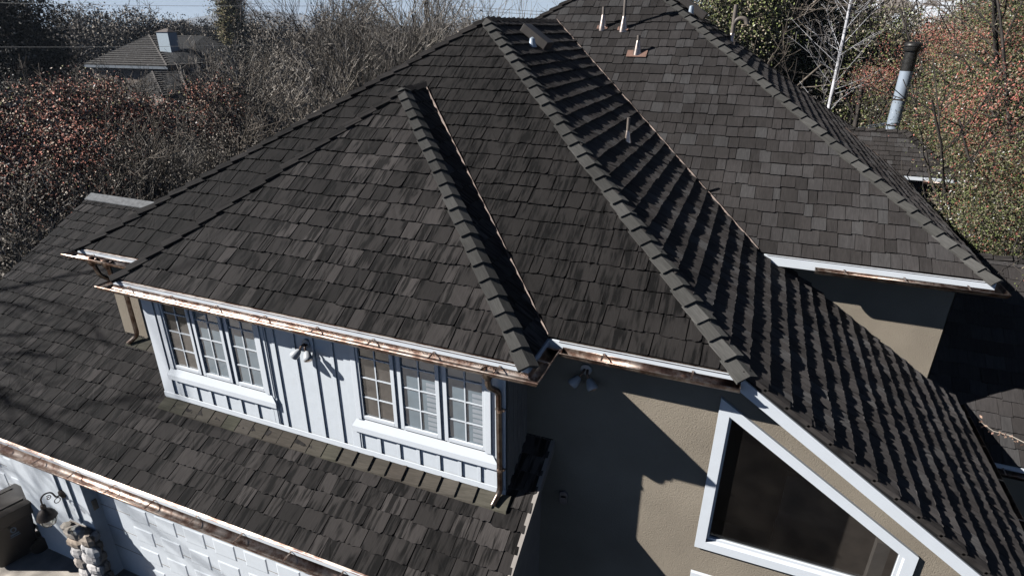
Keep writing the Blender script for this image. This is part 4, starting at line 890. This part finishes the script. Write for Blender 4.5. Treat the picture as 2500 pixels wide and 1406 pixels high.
# mid-distance brown trees behind the neighbour
def far(u, y, htop_v, rx, seed, label, mat=L_brown, rz_=None, size=.4, nc=200, per=60, cr=1.0, name='bare_tree', group='brown trees beyond the neighbouring house', bark=bk, nch=(8, 5, 3)):
    top = at(u, htop_v, y); hz = max(top[2], 3); rz2 = rz_ or hz*.55
    return leafy_tree(name, (top[0], top[1], 0), (top[0], top[1], hz-rz2), (rx, rx, rz2), label, 'tree', seed, mat, bark, nclump=nc, per=per, cr=cr, size=size, group=group, shell=.2, nch=nch, minr=.03)
far(150, 75, 25, 9, 121, 'brown tree just right of the large dark tree', size=.38, nc=260)
far(215, 85, 25, 8, 122, 'hazy brown tree above the neighbouring roof hip', size=.4, nc=240)
far(300, 90, 28, 8, 123, 'brown tree left of the white chimney', size=.4, nc=240)
far(365, 95, 38, 7.5, 124, 'brown tree right behind the white chimney', size=.4, nc=220)
far(430, 100, 52, 6.5, 125, 'low brown tree behind the neighbouring ridge', size=.4, nc=180)
far(650, 70, 45, 5, 126, 'round topped reddish brown tree right of the poplar', size=.3, nc=180)
far(715, 75, 48, 5, 127, 'brown tree left of the tall conical one', size=.3, nc=180)
far(860, 62, 0, 6.0, 128, 'tall conical brown tree behind the bare branches', rz_=6.5, size=.24, nc=420, cr=.8, name='broad_tree')
far(1120, 70, 55, 5, 129, 'low brown tree behind the roof apex', size=.3, nc=160)
far(760, 55, 90, 5.5, 130, 'brown thicket tree behind the tangle of branches', size=.24, nc=200)
far(600, 60, 110, 5.0, 131, 'dark thicket tree right of the neighbouring house', L_dark, size=.24, nc=160)
for i, (u, v, nm) in enumerate(((445, 52, 'small round pine on the skyline, left one'), (480, 42, 'tallest round pine on the skyline'), (515, 60, 'round pine beside the poplar'), (605, 50, 'pointed pine right of the poplar'))):
    far(u, 120, v, 3.6, 140+i, nm, L_dark, size=.5, nc=110, cr=.9, name='pine_tree', group='pines on the skyline', bark=bkd)
# poplar
top = at(545, -60, 82); leafy_tree('poplar_tree', (top[0], top[1], 0), (top[0], top[1], 9.5), (2.2, 2.2, 8.5), 'tall narrow yellow green poplar cut by the top edge', 'tree', 150, L_yel, bkl, nclump=420, per=70, cr=.6, size=.26, shell=.2, nch=(12, 6, 3))
# bare trees
def bt_(u, y, htop_v, seed, label, bm=bk, tm=tw, r=.16, **k):
    top = at(u, htop_v, y); return bare_tree('bare_tree', (top[0], top[1], 0), top[2], r, label, 'tree', seed, bm, tm, group='leafless trees behind the left hip', **k)
bt_(640, 30, 70, 161, 'pale tangled bare tree right of the neighbouring house', bkl, twl, .12, trunks=5, nch=(8, 6, 4), spread=.55, minr=.012)
bt_(560, 26, 150, 162, 'pale tangled bare tree above the small red tree', bkl, twl, .10, trunks=5, nch=(8, 6, 4), spread=.6, minr=.011)
bt_(740, 28, 90, 163, 'pale bare shrub tree against the middle of the left hip', bkl, twl, .10, trunks=6, nch=(8, 6, 4), spread=.6, minr=.011)
bt_(830, 34, -60, 164, 'fan shaped bare tree with brown stems', bk, tw, .14, trunks=7, nch=(9, 7, 5), spread=.42, minr=.011, up=.1)
bt_(930, 32, -40, 165, 'dense bare tree left of the dark trunk', bk, tw, .13, trunks=6, nch=(9, 6, 5), spread=.5, minr=.010)
bt_(1042, 36, -160, 166, 'tall bare tree with a dark main trunk', bkd, tw, .26, nch=(14, 7, 5), ang=.55, minr=.012)
bt_(1000, 34, -90, 167, 'dark forked bare tree beside the main trunk', bkd, tw, .18, trunks=2, nch=(12, 7, 5), spread=.25, minr=.012)
bt_(1180, 44, -50, 168, 'fine bare tree rising over the roof apex', bk, tw, .14, trunks=3, nch=(10, 6, 4), spread=.35, minr=.012)
bt_(1390, 55, -10, 169, 'thin pale bare tree over the low ridge', tw, tw, .10, trunks=3, nch=(8, 5, 3), spread=.3, minr=.012)
bt_(350, 15.2, 345, 170, 'grey brush of fine twigs beyond the garage ridge', tw, tw, .05, trunks=9, nch=(9, 7, 5), spread=.75, minr=.006)
bt_(500, 17, 330, 171, 'grey brush of fine twigs against the left hip', tw, tw, .05, trunks=9, nch=(9, 7, 5), spread=.75, minr=.006)
bt_(430, 21, 330, 174, 'brushy twigs under the small red tree', tw, tw, .06, trunks=8, nch=(9, 6, 5), spread=.75, minr=.008)
bt_(60, 11.5, 480, 172, 'bare brambles at the far left of the garage roof', bk, twl, .05, trunks=7, nch=(8, 6, 4), spread=.9, minr=.006)
bt_(470, 44, 120, 175, 'thin bare tree in front of the neighbouring side wall', bkl, twl, .08, trunks=4, nch=(7, 5, 3), spread=.5, minr=.014)
bt_(290, 40, 150, 176, 'thin bare tree in front of the neighbouring eave', bk, tw, .07, trunks=4, nch=(7, 5, 3), spread=.5, minr=.013)
bt_(110, 30, 170, 173, 'dark bare tree in front of the large dark one', bkd, bkd, .14, trunks=3, nch=(10, 6, 4), spread=.5, minr=.012)
c = (-27.3, 1.0, 10.0); leafy_tree('shade_tree', (c[0], c[1], 0), c, (3.2, 2.6, 2.6), 'half bare tree left of the drive that dapples the garage doors with shade', 'tree', 180, L_brown, bk, nclump=80, per=34, cr=.45, size=.15, shell=.2, nch=(14, 8, 5), minr=.015)
# right side
def jun(u, v, y, rad, seed, label, nc, mat=L_juni, size=.055, per=290, cr=.42, name='juniper_tree', group='green and red shrub trees at the right'):
    c = at(u, v, y); return leafy_tree(name, (c[0], c[1], 0), (c[0], c[1], c[2]), rad, label, 'tree', seed, mat, bkd, nclump=nc, per=per, cr=cr, size=size, group=group, shell=.25, aspect=.4, nch=(7, 4, 3))
jun(2510, 330, 20, (2.5, 2.4, 4.6), 201, 'largest green and red tree at the right edge', 620)
jun(2400, 300, 27.5, (2.6, 2.3, 5.0), 202, 'green and red tree right behind the flue', 420)
jun(2530, 170, 24, (2.6, 2.2, 4.6), 203, 'tall red topped tree in the upper right corner', 480)
jun(2230, 400, 28, (2.0, 2.0, 3.6), 204, 'green tree behind the far bay roof', 260)
jun(2480, 560, 16, (1.6, 1.8, 2.2), 205, 'light green tree over the dark rear roof', 260, size=.05)
for i, (u, v, y, rr) in enumerate(((2370, 130, 25.5, 1.1), (2150, 190, 30, 1.2), (2470, 60, 20.5, 1.0), (2420, 280, 17.3, .9), (2290, 100, 28, .8), (2480, 420, 16.8, .6))):
    jun(u, v, y, (rr*1.1, rr, rr*1.2), 210+i, ('red berried spray above the flue', 'red berried bush left of the flue', 'red berried spray at the upper right corner', 'red berried patch mid right', 'thin red berried top above the flue cap', 'small red berried patch near the right edge')[i], 32, L_redj, .06, 130, .3, 'red_bush', 'red berried bushes at the right')
def olive(u, v, y, rad, seed, label, nc, mat=L_olive, size=.12): 
    c = at(u, v, y); return leafy_tree('olive_green_tree', (c[0], c[1], 0), (c[0], c[1], c[2]), rad, label, 'tree', seed, mat, bk, nclump=nc, per=120, cr=.5, size=size, group='olive green trees behind the highest slope', shell=.6, nch=(12, 6, 4))
olive(1760, 60, 34, (2.6, 2.4, 4.5), 221, 'olive green tree behind the side-arm vent', 330)
olive(1975, 110, 37, (2.6, 2.4, 4.8), 222, 'olive green tree left of the white birch', 360)
olive(2120, 215, 34, (2.2, 2.0, 3.2), 223, 'olive green bush right of the white birch', 200)
olive(1900, 120, 36, (2.2, 1.8, 3.8), 227, 'bright yellow green tree nearest the highest hip', 260)
olive(1830, 30, 33, (1.8, 1.6, 3.0), 228, 'yellow green tree top between the side arm vent and the birch', 200)
olive(1870, 90, 39, (2.6, 2.4, 5.2), 224, 'darker tree between the two olive green ones', 300, L_brown)
olive(2240, 230, 42, (6.5, 3, 3.2), 225, 'tan thicket below the snowy mountain', 420, leafmat('tan_thicket', [(0, (.50, .40, .31)), (.4, (.30, .24, .18)), (.7, (.64, .53, .42)), (.9, (.26, .28, .12))]), .2)
olive(2480, 60, 46, (3, 3, 4.6), 226, 'olive hazy tree high at the upper right', 260)
top = at(2078, -140, 29.5); bt = at(2030, 262, 29.5)
e, t = bare_tree('birch_tree', (bt[0], bt[1], 0), 27, .095, 'white barked bare birch right of the highest slope', 'tree', 231, birchm, barkmat('pale_birch_twigs', (.42, .39, .37), .3), nch=(80, 12), maxlev=2, ang=.95, up=.04, minr=.006, lenr=.17, ratio=.2)
bt_2 = [bt_]
c = at(2140, 120, 40); bare_tree('bare_tree', (c[0], c[1], 0), 10.3, .14, 'tan bare tree between the birch and the mountain', 'tree', 232, bkl, twl, nch=(10, 7, 5), trunks=4, spread=.5, minr=.014, group='leafless trees at the right')
c = at(2230, 120, 44); bare_tree('bare_tree', (c[0], c[1], 0), 10.5, .14, 'tan bare tree above the flue cap', 'tree', 233, bkl, twl, nch=(10, 7, 5), trunks=4, spread=.5, minr=.014, group='leafless trees at the right')
c = at(1800, 60, 36); bare_tree('bare_tree', (c[0], c[1], 0), 12.5, .14, 'dark stemmed bare tree among the olive green ones', 'tree', 234, bkd, bkd, nch=(10, 7, 4), trunks=3, spread=.35, minr=.014, group='leafless trees at the right')
# twig over the lower right wing
def twig():
    p0 = at(2505, 1082, 8.6); p1 = at(2425, 1052, 8.9); p2 = at(2395, 1030, 9.1); e = empty('twig', tuple(p0), 'thin leafy twig hanging over the lower right roof', 'twig'); m = MB(); m.tube([p0, (p0+p1)/2+ex([0, 0, .03]), p1, p2], [.006, .005, .004, .002], 5); m.build('stem', twl, e)
    rng = np.random.default_rng(3); T = np.concatenate([p1+(p0-p1)*t+rng.normal(0, .025, (5, 3)) for t in np.linspace(0, 1, 6)]+[p2+rng.normal(0, .03, (8, 3))]); leaves('leaves', T, .05, leafmat('pinkish_leaves', [(0, (.45, .30, .22)), (.6, (.3, .18, .14))]), e, rng)
twig()
# undergrowth masses
def under(name, region, n, size, mat, seed, hz):
    rng = np.random.default_rng(seed); x = rng.uniform(region[0], region[1], n); y = rng.uniform(region[2], region[3], n); z = rng.uniform(0, 1, n)**1.5*hz
    k = ~((x > -15.2) & (x < 6.5) & (y > 3) & (y < 27)); P = np.stack([x, y, z], 1)[k]; e = leaves(name, P, size, mat, None, rng); tag(e, kind='stuff'); return e
under('undergrowth', (-60, -15.5, 7, 45), 60000, .22, L_brown, 301, 1.3)
under('undergrowth', (-15, 14, 28, 55), 30000, .22, L_olive, 302, 1.5)
under('undergrowth', (7, 16, 8, 30), 14000, .16, L_juni, 303, 1.2)
# far woodland belt as one mass
def belt():
    rng = np.random.default_rng(310); n = 60000; x = rng.uniform(-420, 160, n); y = rng.uniform(110, 300, n); k = np.sin(x*.13)+np.sin(x*.31+1)+np.sin(y*.2); z = rng.uniform(0, 1, n)*(5.2+1.0*k); P = np.stack([x, y, z], 1)
    P = P[~((x > -60) & (x < -15) & (y < 140))]; tag(leaves('far_woodland', P, 1.3, L_brown, None, rng), kind='stuff')
belt()

# ------------------------------------------------------------------ neighbour's house
def neighbour():
    Ze = 3.95; C0 = ex([-72.35, 60., Ze]); Lc = atz(205, 158, Ze); Rc = atz(625, 148, Ze); zr_ = 7.4; A = atz(364, 87, zr_); B_ = atz(500, 88, zr_)
    nb = empty('neighbouring_house', (C0[0], C0[1], 0), 'brown neighbouring house with dark striped hip roof and pale chimney among trees', 'house')
    m, nt, b = newmat('striped_shakes'); g = node(nt, "ShaderNodeNewGeometry"); sp = node(nt, "ShaderNodeSeparateXYZ"); nt.links.new(g.outputs['Position'], sp.inputs[0]); wv = node(nt, "ShaderNodeTexNoise"); wv.inputs['Scale'].default_value = 4; wv.inputs['Detail'].default_value = 4
    nt.links.new(g.outputs['Position'], wv.inputs[0]); r = ramp(nt, [(.35, (.04, .036, .033)), (.58, (.085, .078, .07)), (.72, (.22, .22, .22))]); nt.links.new(wv.outputs[0], r.inputs[0]); nt.links.new(r.outputs[0], b.inputs['Base Color']); b.inputs['Roughness'].default_value = .9
    def slope(a, b2, c2, d2, rows, nm, par):           # stepped shake courses: a-b eave, d-c ridge
        V = []; Fc = []; n = nrm(np.cross(b2-a, d2-a)); n = n if n[2] > 0 else -n
        for i in range(rows):
            f0, f1 = i/rows, (i+1)/rows; l0, r0 = a+(d2-a)*f0, b2+(c2-b2)*f0; l1, r1 = a+(d2-a)*f1, b2+(c2-b2)*f1; k = len(V)
            V += [l0, r0, l0+n*.17, r0+n*.17, l1+n*.0, r1+n*.0]; Fc += [[k, k+1, k+3, k+2], [k+2, k+3, k+5, k+4]]
        return mesh(nm, V, Fc, m, par)
    rf = mesh('roof', [Lc, C0, A, B_, Rc], [[0, 1, 2], [1, 4, 3, 2]], M['under'], nb)
    slope(Lc, C0, A, A, 16, 'front_slope', rf); slope(C0, Rc, B_, A, 16, 'side_slope', rf)
    nb2 = MB(); d = nrm(A-C0); nb2.tube([C0, A], .16, 5); nb2.build('hip_cap', plain('pale_hip', (.10, .09, .08), .8), rf)
    fz_ = MB(); fz_.prism([Lc-ex([0, 0, .02]), C0-ex([0, 0, .02]), C0-ex([0, 0, .35]), Lc-ex([0, 0, .35])], (0, .1, 0)); fz_.build('fascia', plain('pale_gutter', (.25, .28, .31), .4), nb)
    fr = MB(); fr.prism([C0-ex([0, 0, .02]), Rc-ex([0, 0, .02]), Rc-ex([0, 0, .35]), C0-ex([0, 0, .35])], (-.1, .1, 0)); fr.build('fascia', plain('brown_fascia', (.2, .16, .13), .7), nb)
    i1 = ex([-.5, .9, 0]); w1 = MB(); a1, a2, a3 = Lc+ex([.6, .5, 0]), C0+i1, Rc+ex([-.6, -.3, 0]); dn = ex([0, 0, 4.2])
    w1.add([a1, a2, a2-dn, a1-dn], [[0, 1, 2, 3]]).add([a2, a3, a3-dn, a2-dn], [[0, 1, 2, 3]]); w1.build('wall', plain('brown_stucco', (.30, .25, .21), .9), nb)
    for f in (.30, .36): p = a1+(a2-a1)*f*1.0; MB().obox(p-ex([0, .05, 2.6]), (a2-a1)*.035, (0, .03, 0), (0, 0, 1.9)).build('window', M['inside'], nb)
    for f in (.45, .75): p = a2+(a3-a2)*f; MB().obox(p-ex([-.05, .06, 2.3]), (a3-a2)*.04, (.02, .03, 0), (0, 0, 1.4)).build('window', M['inside'], nb)
    # chimney
    ct = atz(380, 82, 8.6); cb = ct.copy(); n_ = nrm(np.cross(Rc-C0, A-C0)); r_ = F*FPX+R2*(424-1250)-U2*(136-703); o_ = ex([0, 0, H]); tt = ((C0-o_)@n_)/(r_@n_); base = o_+r_*tt; x0, y0 = base[0]-2.5, base[1]
    ch = MB(); ch.box((x0, y0, base[2]-.6), (x0+2.2, y0+1.5, 8.0)); co = ch.build('chimney', plain('pale_blue_grey_siding', (.42, .50, .56), .6, var=.05), nb)
    MB().add([(x0-.1, y0-.1, 8.0), (x0+2.3, y0-.1, 8.0), (x0+2.3, y0+1.6, 8.0), (x0-.1, y0+1.6, 8.0), (x0+.9, y0+.75, 8.45), (x0+1.6, y0+.75, 8.45)], [[0, 1, 5, 4], [1, 2, 5], [2, 3, 4, 5], [3, 0, 4]]).build('chimney_cap', plain('brown_cap', (.12, .10, .09), .8), co)
    # lower wing in front
    z2 = 1.4; zr2 = 3.35; c0 = atz(398, 236, z2); l0 = atz(300, 226, z2); r0 = atz(520, 222, z2); ap = atz(372, 176, zr2); be = atz(440, 176, zr2)
    r2 = mesh('porch_roof', [l0, c0, ap, be, r0], [[0, 1, 2], [1, 4, 3, 2]], M['under'], nb); slope(l0, c0, ap, ap, 12, 'front_slope', r2); slope(c0, r0, be, ap, 12, 'side_slope', r2)
    MB().tube([c0, ap], .14, 5).tube([atz(462, 230, z2), be], .14, 5).build('hip_cap', plain('pale_hip2', (.10, .09, .08), .8), r2)
    MB().prism([c0, r0, r0-ex([0, 0, 1.4]), c0-ex([0, 0, 1.4])], (0, .1, 0)).prism([l0, c0, c0-ex([0, 0, 1.4]), l0-ex([0, 0, 1.4])], (0, .1, 0)).build('porch_wall', plain('shade_wall', (.22, .19, .17), .9), nb)
neighbour()
# ------------------------------------------------------------------ overhead lines
def wire(name, uv0, uv1, y0, y1, label, r=.012, sag=.25, grp='overhead wires'):
    a, b = at(*uv0, y0), at(*uv1, y1); d = b-a; a2, b2 = a-d*.15, b+d*.15; pts = [a2+(b2-a2)*t-ex([0, 0, sag*4*t*(1-t)-sag*.5]) for t in np.linspace(0, 1, 24)]
    m = MB().tube(pts, r, 5); o = m.build(name, M['wire'], None); tag(o, label, 'wire', grp)
M['wire'] = plain('grey_cable', (.05, .055, .06), .7)
wire('overhead_wire', (0, 8), (800, 16), 34, 34, 'thin wire crossing the upper left sky', .013, .15)
wire('overhead_wire', (0, 116), (700, 110), 30, 36, 'wire passing in front of the neighbouring roof', .013, .1)
wire('overhead_wire', (1060, 12), (1420, 34), 60, 60, 'upper of two thin wires above the roof apex', .018, .1)
wire('overhead_wire', (1060, 20), (1420, 42), 60, 60, 'lower of two thin wires above the roof apex', .018, .1)
wire('overhead_wire', (2090, 20), (2330, 22), 60, 60, 'thin wire before the snowy mountain', .018, .1)

# ------------------------------------------------------------------ haze
def haze():
    m = bpy.data.materials.new('haze'); m.use_nodes = True; nt = m.node_tree; nt.nodes.remove(nt.nodes['Principled BSDF']); v = nt.nodes.new('ShaderNodeVolumePrincipled')
    v.inputs['Color'].default_value = (.72, .83, .97, 1); v.inputs['Density'].default_value = .00016; v.inputs['Anisotropy'].default_value = .1; nt.links.new(v.outputs[0], nt.nodes['Material Output'].inputs['Volume'])
    o = MB().box((-5400, -300, -22), (3000, 5600, 460)).build('haze', m); tag(o, kind='stuff'); o.visible_shadow = True
haze()
sc.cycles.volume_bounces = 0
